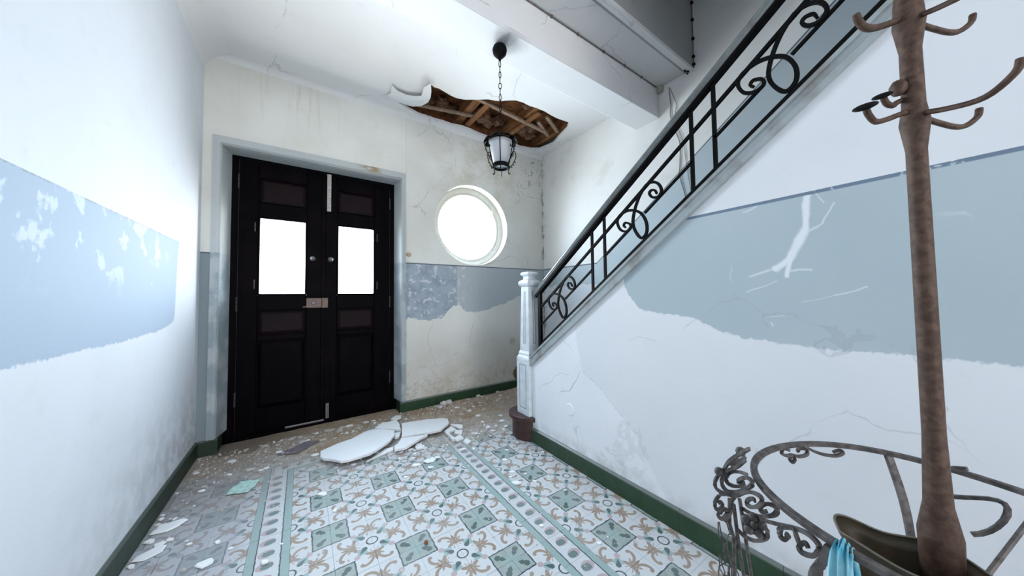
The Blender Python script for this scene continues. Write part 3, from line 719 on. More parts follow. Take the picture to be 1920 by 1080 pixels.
def leaf(x0, x1, px0, px1, side):
    lf = empty('door_leaf', ((x0+x1)/2, DY+0.03, 0.05), door)
    y0, y1 = DY+0.006, DY+0.048
    zs = [0.040 if side < 0 else 0.031, 0.235, 0.84, 0.885, 1.105, 1.243, 1.945, 2.075, 2.305, 2.443]
    pr = lambda n, a, b_, c_, d_, e_=y0, f_=y1, mt=M_DOOR, bev=0.004: dbox(n, a, b_, c_, d_, e_, f_, mt, lf, bev)
    pr('stile', x0, px0, zs[0], zs[9]); pr('stile', px1, x1, zs[0], zs[9])
    for (a, b_) in ((zs[0], zs[1]), (zs[2], zs[3]), (zs[4], zs[5]), (zs[6], zs[7]), (zs[8], zs[9])): pr('cross_rail', px0, px1, a, b_)
    for (a, b_, mt) in ((zs[1], zs[2], M_DOOR), (zs[3], zs[4], M_DPANEL), (zs[7], zs[8], M_DPANEL)):
        b = MB(); ym = y0+0.016
        q = 0.035
        b.loft([[(px0-.004, ym+.012, a-.004), (px1+.004, ym+.012, a-.004), (px1+.004, ym+.012, b_+.004), (px0-.004, ym+.012, b_+.004)],
                [(px0, ym+.002, a), (px1, ym+.002, a), (px1, ym+.002, b_), (px0, ym+.002, b_)],
                [(px0+q, ym-.008, a+q), (px1-q, ym-.008, a+q), (px1-q, ym-.008, b_-q), (px0+q, ym-.008, b_-q)]])
        b.obj('door_panel', mt, lf, loc=((px0+px1)/2, ym, (a+b_)/2))
        # moulding strips around the panel
        mbd = MB(); w = 0.010
        for (u0, u1, w0, w1) in ((px0, px1, a, a+w), (px0, px1, b_-w, b_), (px0, px0+w, a+w, b_-w), (px1-w, px1, a+w, b_-w)): mbd.box(u0, u1, y0-0.004, y0+0.018, w0, w1)
        mbd.obj('panel_moulding', M_DOOR, lf, loc=((px0+px1)/2, y0, (a+b_)/2), bevel=0.002)
    g0, g1 = zs[5], zs[6]; mbd = MB(); w = 0.012
    for (u0, u1, w0, w1) in ((px0, px1, g0, g0+w), (px0, px1, g1-w, g1), (px0, px0+w, g0+w, g1-w), (px1-w, px1, g0+w, g1-w)): mbd.box(u0, u1, y0-0.004, y0+0.03, w0, w1)
    mbd.obj('glazing_bead', M_DOOR, lf, loc=((px0+px1)/2, y0, 1.6), bevel=0.002)
    pr('glass_pane', px0+.006, px1-.006, g0+.006, g1-.006, y0+0.020, y0+0.024, M_GLASS, 0)
    return lf
lfL = leaf(-0.464, 0.178, -0.330, 0.030, -1)
lfR = leaf(0.181, 0.783, 0.283, 0.632, 1)
dbox('meeting_strip', 0.148, 0.184, 0.05, 2.44, DY-0.010, DY+0.006, M_DOOR, lfL, 0.004)
# ironmongery
def onleaf(name, mb, mt, lf, loc, lab, sm_=False):
    o = mb.obj(name, mt, lf, loc=loc, smooth=sm_)
    if lab: o['label'] = lab
    return o
b = MB().box(0.03, 0.155, DY-0.040, DY+0.007, 1.118, 1.212)
lk = b.obj('rim_lock', M_BRASSY, lfL, loc=(0.09, DY-.02, 1.165), bevel=.006); lk['label'] = 'brown box lock with a steel cylinder'
onleaf('lock_keep', MB().box(0.158, 0.205, DY-0.036, DY+0.007, 1.118, 1.212), M_BRASSY, lfR, (0.18, DY-.02, 1.165), None)
b = MB()
bmesh.ops.create_cone(b.b, cap_ends=True, segments=16, radius1=0.019, radius2=0.014, depth=0.016, matrix=Matrix.Translation((0.088, DY-0.048, 1.166)) @ Matrix.Rotation(PI/2, 4, 'X'))
cyl_ = b.obj('lock_cylinder', M_STEEL, lk, loc=(0.088, DY-.048, 1.166))
onleaf('lock_lever', MB().tube([(0.03, DY-.025, 1.13), (0.005, DY-.028, 1.128)], 0.006), M_STEEL, lfL, (0.02, DY-.02, 1.13), None)
for lf, x in ((lfL, 0.078), (lfR, 0.228)):
    b = MB()
    bmesh.ops.create_cone(b.b, cap_ends=True, segments=16, radius1=0.026, radius2=0.020, depth=0.012, matrix=Matrix.Translation((x, DY-0.002, 1.593)) @ Matrix.Rotation(PI/2, 4, 'X'))
    b.ball((x, DY-0.030, 1.593), 0.019, 12, (1, 1.1, 1)); b.tube([(x, DY, 1.593), (x, DY-.02, 1.593)], 0.008)
    onleaf('knob', b, M_STEEL, lf, (x, DY-.02, 1.593), 'dull steel round knob', True)
b = MB().box(0.192, 0.226, DY-0.014, DY+.007, 2.07, 2.44).tube([(0.209, DY-.022, 2.09), (0.209, DY-.022, 2.42)], 0.006)
for z in (2.10, 2.21, 2.30, 2.40): b.box(0.198, 0.220, DY-0.030, DY-0.012, z-.009, z+.009)
onleaf('top_bolt', b, M_CREAM, lfR, (0.21, DY, 2.25), 'cream painted slide bolt')
b = MB().box(0.196, 0.222, DY-0.012, DY+.007, 0.05, 0.19).tube([(0.209, DY-.018, 0.06), (0.209, DY-.018, 0.18)], 0.006)
onleaf('bottom_bolt', b, M_STEEL, lfR, (0.21, DY, 0.12), None)
for x, lf in ((-0.466, lfL), (0.784, lfR)):
    for z in (2.235, 1.16, 0.35):
        onleaf('hinge', MB().tube([(x, DY-.004, z-.055), (x, DY-.004, z+.055)], 0.0065, 8).ball((x, DY-.004, z+.06), .008, 8), M_HINGE, lf, (x, DY, z), None)
for x, lf in ((-0.352, lfL), (0.655, lfR)):
    for z in (1.85, 1.34): onleaf('catch', MB().box(x-.004, x+.004, DY-.006, DY+.007, z-.04, z+.04), M_HINGE, lf, (x, DY, z), None)

# ------------------------------------------------------------------ round window
win = struct(empty('window_1', (1.725, D+0.13, 2.085)))
def ringmb(r0, r1, y0, y1, n=64, cz=2.085, cx=1.725):
    b = MB(); prof = [(r0, y0), (r1, y0), (r1, y1), (r0, y1)]
    b.loft([[(cx + r*math.cos(2*PI*i/n), y, cz + r*math.sin(2*PI*i/n)) for r, y in prof] for i in range(n)] + [], cap=False)
    b.b.verts.ensure_lookup_table(); v = b.b.verts; N = len(v)
    for k in range(4): b.b.faces.new((v[N-4+k], v[N-4+(k+1) % 4], v[(k+1) % 4], v[k]))
    return b
ringmb(0.436, 0.494, D+0.115, D+0.16).obj('outer_ring_frame', M_FRAMEW, win, loc=(1.725, D+.13, 2.085))
ringmb(0.405, 0.442, D+0.128, D+0.17).obj('sash_ring', M_FRAMEW, win, loc=(1.725, D+.15, 2.085), bevel=.004)
MB().prism([(1.725 + 0.408*math.cos(2*PI*i/48), 2.085 + 0.408*math.sin(2*PI*i/48)) for i in range(48)], 'y', D+0.150, D+0.154).obj('glass_pane', M_GLASS, win, loc=(1.725, D+.15, 2.085))
for a in (0.62, 3.9):
    p = (1.725 + .425*math.cos(a), D+.122, 2.085 + .425*math.sin(a))
    MB().box(p[0]-.012, p[0]+.012, D+.112, D+.13, p[2]-.02, p[2]+.02).obj('catch', M_FRAMEW, win, loc=p)

# ------------------------------------------------------------------ staircase
stair = tag(empty('staircase', (2.2, 1.0, 0)), 'white walled staircase rising from the newel post towards the camera', 'staircase')
b = MB()
y1 = 2.33
steps = 17
for k in range(steps):
    z1 = 0.20 + k*0.186; yf = 2.33 - k*0.25; yb = yf - 0.29
    if k == 0:
        # bullnose bottom step, rounded end under the newel
        def outline(r, xo): 
            cxs, cys = 1.60, 2.175
            pts = [(R-0.002, cys - r), (R-0.002, cys + r)] + [(cxs + xo*math.cos(a), cys + r*math.sin(a)) for a in [PI/2 + PI*i/14 for i in range(15)]]
            return pts
        MB().prism(outline(0.135, 0.095), 'z', 0.0, 0.165).obj('riser', M_STEP, stair, loc=(2.2, 2.18, 0.08))
        MB().prism(outline(0.165, 0.125), 'z', 0.165, 0.20).obj('tread', M_STEP, stair, loc=(2.2, 2.18, 0.18), bevel=0.008)
        continue
    if z1 > 3.2: break
    MB().box(S+0.1, R-0.002, yf-0.022, yf, z1-0.186, z1-0.03).obj('riser', M_STEP, stair, loc=(2.2, yf, z1-.1))
    MB().box(S+0.1, R-0.002, yb+0.02, yf+0.02, z1-0.03, z1).obj('tread', M_STEP, stair, loc=(2.2, yf-.1, z1-.015), bevel=0.006)
# stringer capping (slanted moulding along the top of the wall)
ya, yb_ = 2.055, -1.22
def sl(name, prof, mt, ya=ya, yb_=yb_, bev=0.0):
    """prof: (x, offset above the rail line) cross-section swept along the slope"""
    bb = MB().loft([[(x, y, rail(y)+o) for x, o in prof] for y in (ya, yb_)])
    return bb.obj(name, mt, stair, loc=(S, 1.0, rail(1.0)), bevel=bev)
sl('stringer_cap', [(S-0.012, -0.118), (S+0.11, -0.118), (S+0.11, -0.052), (S-0.012, -0.052)], M_STRINGER, bev=.004)
sl('stringer_moulding', [(S-0.022, -0.134), (S+0.01, -0.134), (S+0.01, -0.108), (S-0.022, -0.108)], M_STRINGER, bev=.003)
sl('stringer_moulding', [(S-0.019, -0.070), (S+0.0, -0.070), (S+0.0, -0.048), (S-0.019, -0.048)], M_STRINGER, bev=.003)

# ------------------------------------------------------------------ balustrade: iron rails, balusters, scrolls, wooden handrail
bal = tag(empty('balustrade', (1.635, 1.0, rail(1.0))), 'black wrought iron stair balustrade with scrolls under a grey moulded handrail', 'railing')
XB = 1.635
yt, yl = 2.03, -1.2
def bar(name, pts, w=0.0085, t=0.0045, mt=None, sm_=4):
    p = smooth_path(pts, sm_) if len(pts) > 2 else pts
    c_ = pts[len(pts)//2]
    return MB().tube(p, 0, flat=(w, t, (1, 0, 0))).obj(name, mt or M_IRON, bal, loc=c_)
def rp(y, o, x=XB): return (x, y, rail(y)+o)
bar('bottom_bar', [rp(yt-.04, 0.003), rp(yl, 0.003)], 0.008, 0.008)
bar('top_bar', [rp(yt-.04, 0.303), rp(yl, 0.303)], 0.0075, 0.008)
ys = []
k = 0
while True:
    a, c_ = 1.415 - 0.668*k, 1.309 - 0.668*k
    if a < yl: break
    ys.append((a, c_)); k += 1
for a, c_ in ys:
    for y in (a, c_):
        if y > yl: bar('baluster', [rp(y, -0.06), rp(y, 0.44)], 0.0085, 0.006)
MOT = [(0.938, 1.764), (0.949, 1.788), (0.973, 1.793), (0.982, 1.777), (0.964, 1.752), (0.929, 1.747), (0.911, 1.776), (0.927, 1.817), (0.962, 1.839), (1.004, 1.832), (1.05, 1.775), (1.082, 1.7), (1.094, 1.631), (1.076, 1.574), (1.041, 1.532), (1.009, 1.556), (1.007, 1.613), (1.034, 1.672), (1.079, 1.704), (1.133, 1.715), (1.187, 1.698), (1.206, 1.661), (1.185, 1.61), (1.143, 1.59), (1.113, 1.605), (1.117, 1.631), (1.149, 1.645), (1.16, 1.629), (1.147, 1.615)]
# horizontal thickness of scroll bars matches the photograph's flat iron
for k in range(-1, len(ys)-1 + 1):
    dy = -0.668*k; dz = 0.743*0.668*k
    pts = [(XB - 0.006 + 0.006*(i/len(MOT)), y + dy, z + dz) for i, (y, z) in enumerate(MOT)]
    if min(p[1] for p in pts) < yl: continue
    P_ = smooth_path(pts, 4); n_ = len(P_)
    MB().tube(P_, [0.65 + 0.45*max(0,math.sin(PI*i/n_))**0.5 for i in range(n_)], flat=(0.0068, 0.006, (1, 0, 0))).obj('scroll', M_IRON, bal, loc=pts[14])
    # middle bar, broken by the scroll
    top_y = (ys[k][1] if k >= 0 else 2.0); bot_y = 1.415 - 0.668*(k+1)
    bar('middle_bar', [rp(top_y, 0.157), rp(1.128 + dy, 0.157)], 0.006, 0.006)
    bar('middle_bar', [rp(1.018 + dy, 0.157), rp(bot_y, 0.157)], 0.006, 0.006)
bar('end_post', [(XB, 1.985, rail(1.985)-.06), (XB, 1.985, rail(1.985)+.43)], 0.016, 0.012)
# handrail section: (x, offset)
hp = [(1.612, 0.440), (1.660, 0.440), (1.668, 0.452), (1.668, 0.470), (1.658, 0.492), (1.640, 0.500), (1.622, 0.494), (1.609, 0.478), (1.604, 0.468), (1.608, 0.460), (1.603, 0.450)]
MB().loft([[(x, y, rail(y)+o) for x, o in hp] for y in (2.035, -1.25)]).obj('handrail', M_GREYRAIL, bal, loc=(1.635, 1.0, rail(1.0)+.46), bevel=.002)
MB().loft([[(x, y, rail(y)+o) for x, o in [(1.616, 0.423), (1.658, 0.423), (1.658, 0.441), (1.616, 0.441)]] for y in (2.03, -1.25)]).obj('handrail_dark_underside', M_IRON, bal, loc=(1.635, 1.0, rail(1.0)+.43))  # black strip: shade on the rail's underside is put into its colour

# ------------------------------------------------------------------ newel post
nw = tag(empty('newel_post', (1.63, 2.14, 0.20)), 'white panelled tapering newel post at the foot of the stairs', 'post')
nx, ny = 1.640, 2.135
def sq_ring(hx, hy, z, cx=nx, cy=ny): return [(cx-hx, cy-hy, z), (cx+hx, cy-hy, z), (cx+hx, cy+hy, z), (cx-hx, cy+hy, z)]
h0 = 0.086
def nobj(name, rings, mt, bev=0.003): return MB().loft(rings).obj(name, mt, nw, loc=(nx, ny, rings[0][0][2]), bevel=bev)
nobj('lower_block', [sq_ring(h0, h0, 0.20), sq_ring(h0, h0, 0.665)], M_WHITEWOOD)
nobj('collar_moulding', [sq_ring(h0, h0, 0.665), sq_ring(h0-.004, h0-.004, 0.68), sq_ring(h0-.014, h0-.014, 0.70), sq_ring(h0-.012, h0-.012, 0.712), sq_ring(h0-.022, h0-.022, 0.735)], M_WHITEWOOD, 0.002)
nobj('tapered_shaft', [sq_ring(h0-.022, h0-.022, 0.735), sq_ring(h0-.034, h0-.034, 1.285)], M_WHITEWOOD)
nobj('cap_moulding', [sq_ring(h0-.034, h0-.034, 1.285), sq_ring(h0-.020, h0-.020, 1.297), sq_ring(h0-.014, h0-.014, 1.315), sq_ring(h0-.020, h0-.020, 1.335), sq_ring(h0-.044, h0-.044, 1.348)], M_WHITEWOOD, 0.002)
nobj('cap_finial', [sq_ring(.040, .040, 1.348), sq_ring(.038, .038, 1.375), sq_ring(.055, .055, 1.388), sq_ring(.058, .058, 1.402), sq_ring(.048, .048, 1.412), sq_ring(.018, .018, 1.418)], M_WHITEWOOD, 0.003)
# panel outlines: groove shade painted as grey strips on the two faces in view
def groove(face, u0, u1, z0, z1, half, u0t=None, u1t=None, halft=None):
    """thin grey strips round a panel, in place of sunk fillets; face 'x' looks to -x, 'y' looks to -y"""
    u0t = u0 if u0t is None else u0t; u1t = u1 if u1t is None else u1t; halft = half if halft is None else halft
    g = 0.0035
    def P(u, z, d, h): return (nx - h + d, ny + u, z) if face == 'x' else (nx + u, ny - h + d, z)
    def strip(ua, za, ha, ub, zb, hb, horiz):
        o_ = (0, g) if horiz else (g, 0)
        mbx = MB().loft([[P(ua - o_[0], za - o_[1], -.0012, ha), P(ua + o_[0], za + o_[1], -.0012, ha), P(ua + o_[0], za + o_[1], .002, ha), P(ua - o_[0], za - o_[1], .002, ha)],
                         [P(ub - o_[0], zb - o_[1], -.0012, hb), P(ub + o_[0], zb + o_[1], -.0012, hb), P(ub + o_[0], zb + o_[1], .002, hb), P(ub - o_[0], zb - o_[1], .002, hb)]])
        mbx.obj('groove_shade_strip', M_GROOVE, nw, loc=P(ua, za, 0, ha))
    strip(u0, z0, half, u0t, z1, halft, False); strip(u1, z0, half, u1t, z1, halft, False)
    strip(u0, z0, half, u1, z0, half, True); strip(u0t, z1, halft, u1t, z1, halft, True)
for f_ in 'xy':
    groove(f_, -0.045, 0.045, 0.26, 0.62, h0)
    groove(f_, -0.012, 0.012, 0.80, 1.24, h0-.0235, -0.009, 0.009, h0-.033)

# ------------------------------------------------------------------ hanging lantern
LX, LY = 1.094, 1.718
lamp = tag(empty('hanging_lantern', (LX, LY, 2.92)), 'black iron lantern with frosted glass hanging on a chain from the beam', 'lamp')
b = MB().lathe((LX, LY, 0), [(0.004, 2.9195), (0.020, 2.918), (0.044, 2.905), (0.050, 2.885), (0.046, 2.862), (0.030, 2.842), (0.012, 2.828), (0.008, 2.812), (0.003, 2.808)], 20)
b.obj('ceiling_cup', M_IRON, lamp, loc=(LX, LY, 2.90), smooth=True)
z = 2.812; i = 0
link_me = {}
while z > 2.31:
    key = 'a' if i % 3 == 1 else 'b'; hl = 0.021 if key == 'a' else 0.024
    if key not in link_me:
        rr_ = 0.0100 if key == 'a' else 0.0065
        pts = [(rr_*math.cos(t), 0, hl*math.sin(t)) for t in [2*PI*j/16 for j in range(16)]]
        mm_ = MB().tube(pts, 0.0026, 5, closed=True).mesh('chain_link', True); mm_.materials.append(M_IRON); link_me[key] = mm_
    o = bpy.data.objects.new('chain_link', link_me[key]); COL.objects.link(o); o.parent = lamp
    o.location = Vector((LX, LY, z - hl)) - lamp.location; o.rotation_euler = (0, 0, -0.60 + (PI/2 if i % 2 else 0)); z -= 2*hl - 0.007; i += 1
zt = z
b = MB().lathe((LX, LY, 0), [(0.004, zt+.004), (0.006, zt-.02), (0.012, 2.30), (0.022, 2.285), (0.055, 2.268), (0.084, 2.250), (0.086, 2.243), (0.05, 2.248)], 20)
b.obj('crown_cap', M_IRON, lamp, loc=(LX, LY, 2.27), smooth=True)
for i in range(12):
    a = 2*PI*i/12
    b = MB(); c_, s_ = math.cos(a), math.sin(a); w = 0.024
    rows = []
    for r, zz, ww in ((0.070, 2.262, .6), (0.090, 2.262, 1.0), (0.107, 2.254, .95), (0.116, 2.240, .5)):
        rows.append([(LX + r*c_ + q*w*ww*s_, LY + r*s_ - q*w*ww*c_, zz + (0.004 if q == 0 else 0)) for q in (-1, 0, 1)])
    rr = [[b.b.verts.new(v) for v in r] for r in rows]
    for p_, q_ in zip(rr, rr[1:]):
        for j in range(2): b.b.faces.new((p_[j], p_[j+1], q_[j+1], q_[j]))
    o = b.obj('crown_leaf', M_IRON, lamp, loc=(LX + .09*c_, LY + .09*s_, 2.26)); md = o.modifiers.new('t', 'SOLIDIFY'); md.thickness = 0.002
prof = [(0.080, 2.243), (0.078, 2.23), (0.049, 2.082)]
b = MB(); n = 32
b.loft([[(LX + r*math.cos(2*PI*i/n), LY + r*math.sin(2*PI*i/n), z_) for i in range(n)] for r, z_ in prof], cap=False)
gl = b.obj('glass_shade', M_LAMPGLASS, lamp, loc=(LX, LY, 2.08), smooth=True); md = gl.modifiers.new('t', 'SOLIDIFY'); md.thickness = 0.003
b = MB()
b.lathe((LX, LY, 0), [(0.049, 2.094), (0.056, 2.092), (0.057, 2.070), (0.052, 2.066), (0.042, 2.068), (0.042, 2.078), (0.049, 2.080), (0.049, 2.094)], 24, cap=False)
b.obj('bottom_ring', M_IRON, lamp, loc=(LX, LY, 2.08), smooth=True)
MB().lathe((LX, LY, 0), [(0.002, 2.20), (0.012, 2.198), (0.014, 2.25), (0.010, 2.26)], 12).obj('lamp_holder', M_IRON, lamp, loc=(LX, LY, 2.2))
for i in range(4):
    a = -2.20 + i*PI/2; c_, s_ = math.cos(a), math.sin(a)
    P_ = lambda r, z_: (LX + r*c_, LY + r*s_, z_)
    MB().tube([P_(0.081, 2.244), P_(0.0815, 2.236), P_(0.053, 2.084)], 0.0032, 5).obj('cage_rib', M_IRON, lamp, loc=P_(.07, 2.16))
    if True:
        a2 = a + PI/4; c_, s_ = math.cos(a2), math.sin(a2)
        P_ = lambda r, z_, c_=c_, s_=s_: (LX + r*c_, LY + r*s_, z_)
        pts = [P_(.100, 2.198), P_(.094, 2.188), (P_(.102, 2.180)), P_(.114, 2.188), P_(.113, 2.208), P_(.128, 2.222), P_(.140, 2.200), P_(.134, 2.168), P_(.108, 2.122), P_(.078, 2.088), P_(.066, 2.060), P_(.072, 2.045), P_(.082, 2.050), P_(.080, 2.058)]
        MB().tube(smooth_path(pts, 4), 0.0032, 5).obj('scroll_arm', M_IRON, lamp, loc=P_(.13, 2.16))
        for q, (r, z_) in enumerate([(.128, 2.150), (.112, 2.124), (.095, 2.104)]):
            MB().tube([P_(r, z_), P_(r + .008, z_ - .006), P_(r + .010, z_ - .001)], 0.0022, 4).obj('leaf_spur', M_IRON, lamp, loc=P_(r, z_))
    # short feet of the ring
for a in (-2.2, -2.2 + PI):
    c_, s_ = math.cos(a), math.sin(a)
    MB().tube([(LX + .052*c_, LY + .052*s_, 2.068), (LX + .054*c_, LY + .054*s_, 2.045), (LX + .060*c_, LY + .060*s_, 2.032)], 0.0028, 5).obj('ring_foot', M_IRON, lamp, loc=(LX+.05*c_, LY+.05*s_, 2.05))

# ------------------------------------------------------------------ small wall fittings
b = MB()
bmesh.ops.create_cone(b.b, cap_ends=True, segments=20, radius1=0.026, radius2=0.021, depth=0.012, matrix=Matrix.Translation((0.940, D-0.006, 1.671)) @ Matrix.Rotation(PI/2, 4, 'X'))
bell = b.obj('bell_push', M_BRASS, loc=(0.940, D-.006, 1.671), bevel=.002)
MB().ball((0.940, D-0.013, 1.671), 0.010, 12, (1, .5, 1)).obj('button', M_CREAM, bell, loc=(0.940, D-.013, 1.671), smooth=True)
for dx in (-.016, .016): MB().ball((0.940+dx, D-0.0125, 1.671), 0.0028, 6).obj('screw', M_IRON, bell, loc=(0.94+dx, D-.0125, 1.671))
tag(bell, 'small round brass bell push on the wall right of the street door', 'bell push')
cd = MB().box(0.912, 0.926, D-0.008, D+0.001, 2.56, C-.06); tag(cd.obj('cable_trunking', M_FRONT, loc=(0.919, D, 2.9), bevel=.002), 'thin painted cable trunking from ceiling down to door casing corner', 'trunking')
b = MB(); bmesh.ops.create_cone(b.b, cap_ends=True, segments=24, radius1=0.046, radius2=0.040, depth=0.008, matrix=Matrix.Translation((S-0.003, 1.612, 0.386)) @ Matrix.Rotation(-PI/2, 4, 'Y'))
tag(b.obj('blanking_plate', M_STAIR, loc=(S-.003, 1.612, .386), bevel=.002), 'round painted-over blanking plate low on the stair wall', 'cover plate')
# junction box, conduit and dangling wires by the beam
jb = tag(MB().box(2.800, 2.843, 1.535, 1.600, 3.150, 3.215).obj('junction_box', M_BOX, loc=(2.82, 1.57, 3.18), bevel=.012), 'yellowed square junction box where the beam meets the right wall', 'junction box')
b = MB(); bmesh.ops.create_cone(b.b, cap_ends=True, segments=10, radius1=0.004, radius2=0.004, depth=0.004, matrix=Matrix.Translation((2.799, 1.567, 3.183)) @ Matrix.Rotation(PI/2, 4, 'Y'))
b.obj('screw', M_IRON, jb, loc=(2.799, 1.567, 3.183))
cb = tag(MB().tube([(0.2, 1.583, 3.207), (1.4, 1.583, 3.206), (2.80, 1.583, 3.205)], 0.0045, 6).obj('beam_cable', M_CABLE, loc=(1.5, 1.583, 3.2)), 'thin cable clipped along the top edge of the beam', 'cable')
for x in (1.10, 1.45, 1.72, 2.02, 2.3, 2.55): MB().box(x-.008, x+.008, 1.575, 1.589, 3.197, 3.212).obj('cable_clip', M_CABLE, cb, loc=(x, 1.58, 3.2))
w1 = [(2.838, 1.483, 3.16), (2.836, 1.475, 3.05), (2.838, 1.470, 2.973), (2.836, 1.478, 2.90), (2.838, 1.45, 2.75), (2.836, 1.40, 2.60), (2.838, 1.405, 2.40), (2.836, 1.411, 2.288), (2.838, 1.37, 2.10), (2.836, 1.351, 1.928)]
tag(MB().tube(smooth_path(w1, 4), 0.0034, 5).obj('loose_wire', M_CABLE, loc=w1[0]), 'longer dark loose wire dangling down the right wall behind the balustrade', 'wire')
w2 = [(2.838, 1.475, 3.155), (2.83, 1.44, 3.05), (2.838, 1.42, 2.97), (2.836, 1.43, 2.88), (2.838, 1.42, 2.76), (2.836, 1.37, 2.60), (2.838, 1.35, 2.40), (2.836, 1.32, 2.15), (2.838, 1.30, 2.0)]
tag(MB().tube(smooth_path(w2, 4), 0.0022, 5).obj('loose_wire', M_CABLE, loc=w2[0]), 'thinner second loose wire beside the longer one on the right wall', 'wire')
sc = tag(MB().tube([(2.838, 1.256, 3.21), (2.838, 1.256, 4.9)], 0.0035, 5).obj('stairwell_cable', M_CABLE, loc=(2.838, 1.256, 3.3)), 'vertical cable with black clips in the dark stairwell corner', 'cable')
for z_ in (3.236, 3.307, 3.469, 3.642, 3.80, 4.0, 4.2): MB().box(2.822, 2.842, 1.244, 1.262, z_-.008, z_+.008).obj('cable_clip', M_IRON, sc, loc=(2.832, 1.253, z_))
for (x, y, z_) in ((2.80, 1.29, 3.18), (2.77, 1.30, 3.18), (2.83, 1.31, 3.19)): MB().box(x-.012, x+.012, y-.006, y+.006, z_-.006, z_+.004).obj('cable_clip', M_IRON, sc, loc=(x, y, z_))

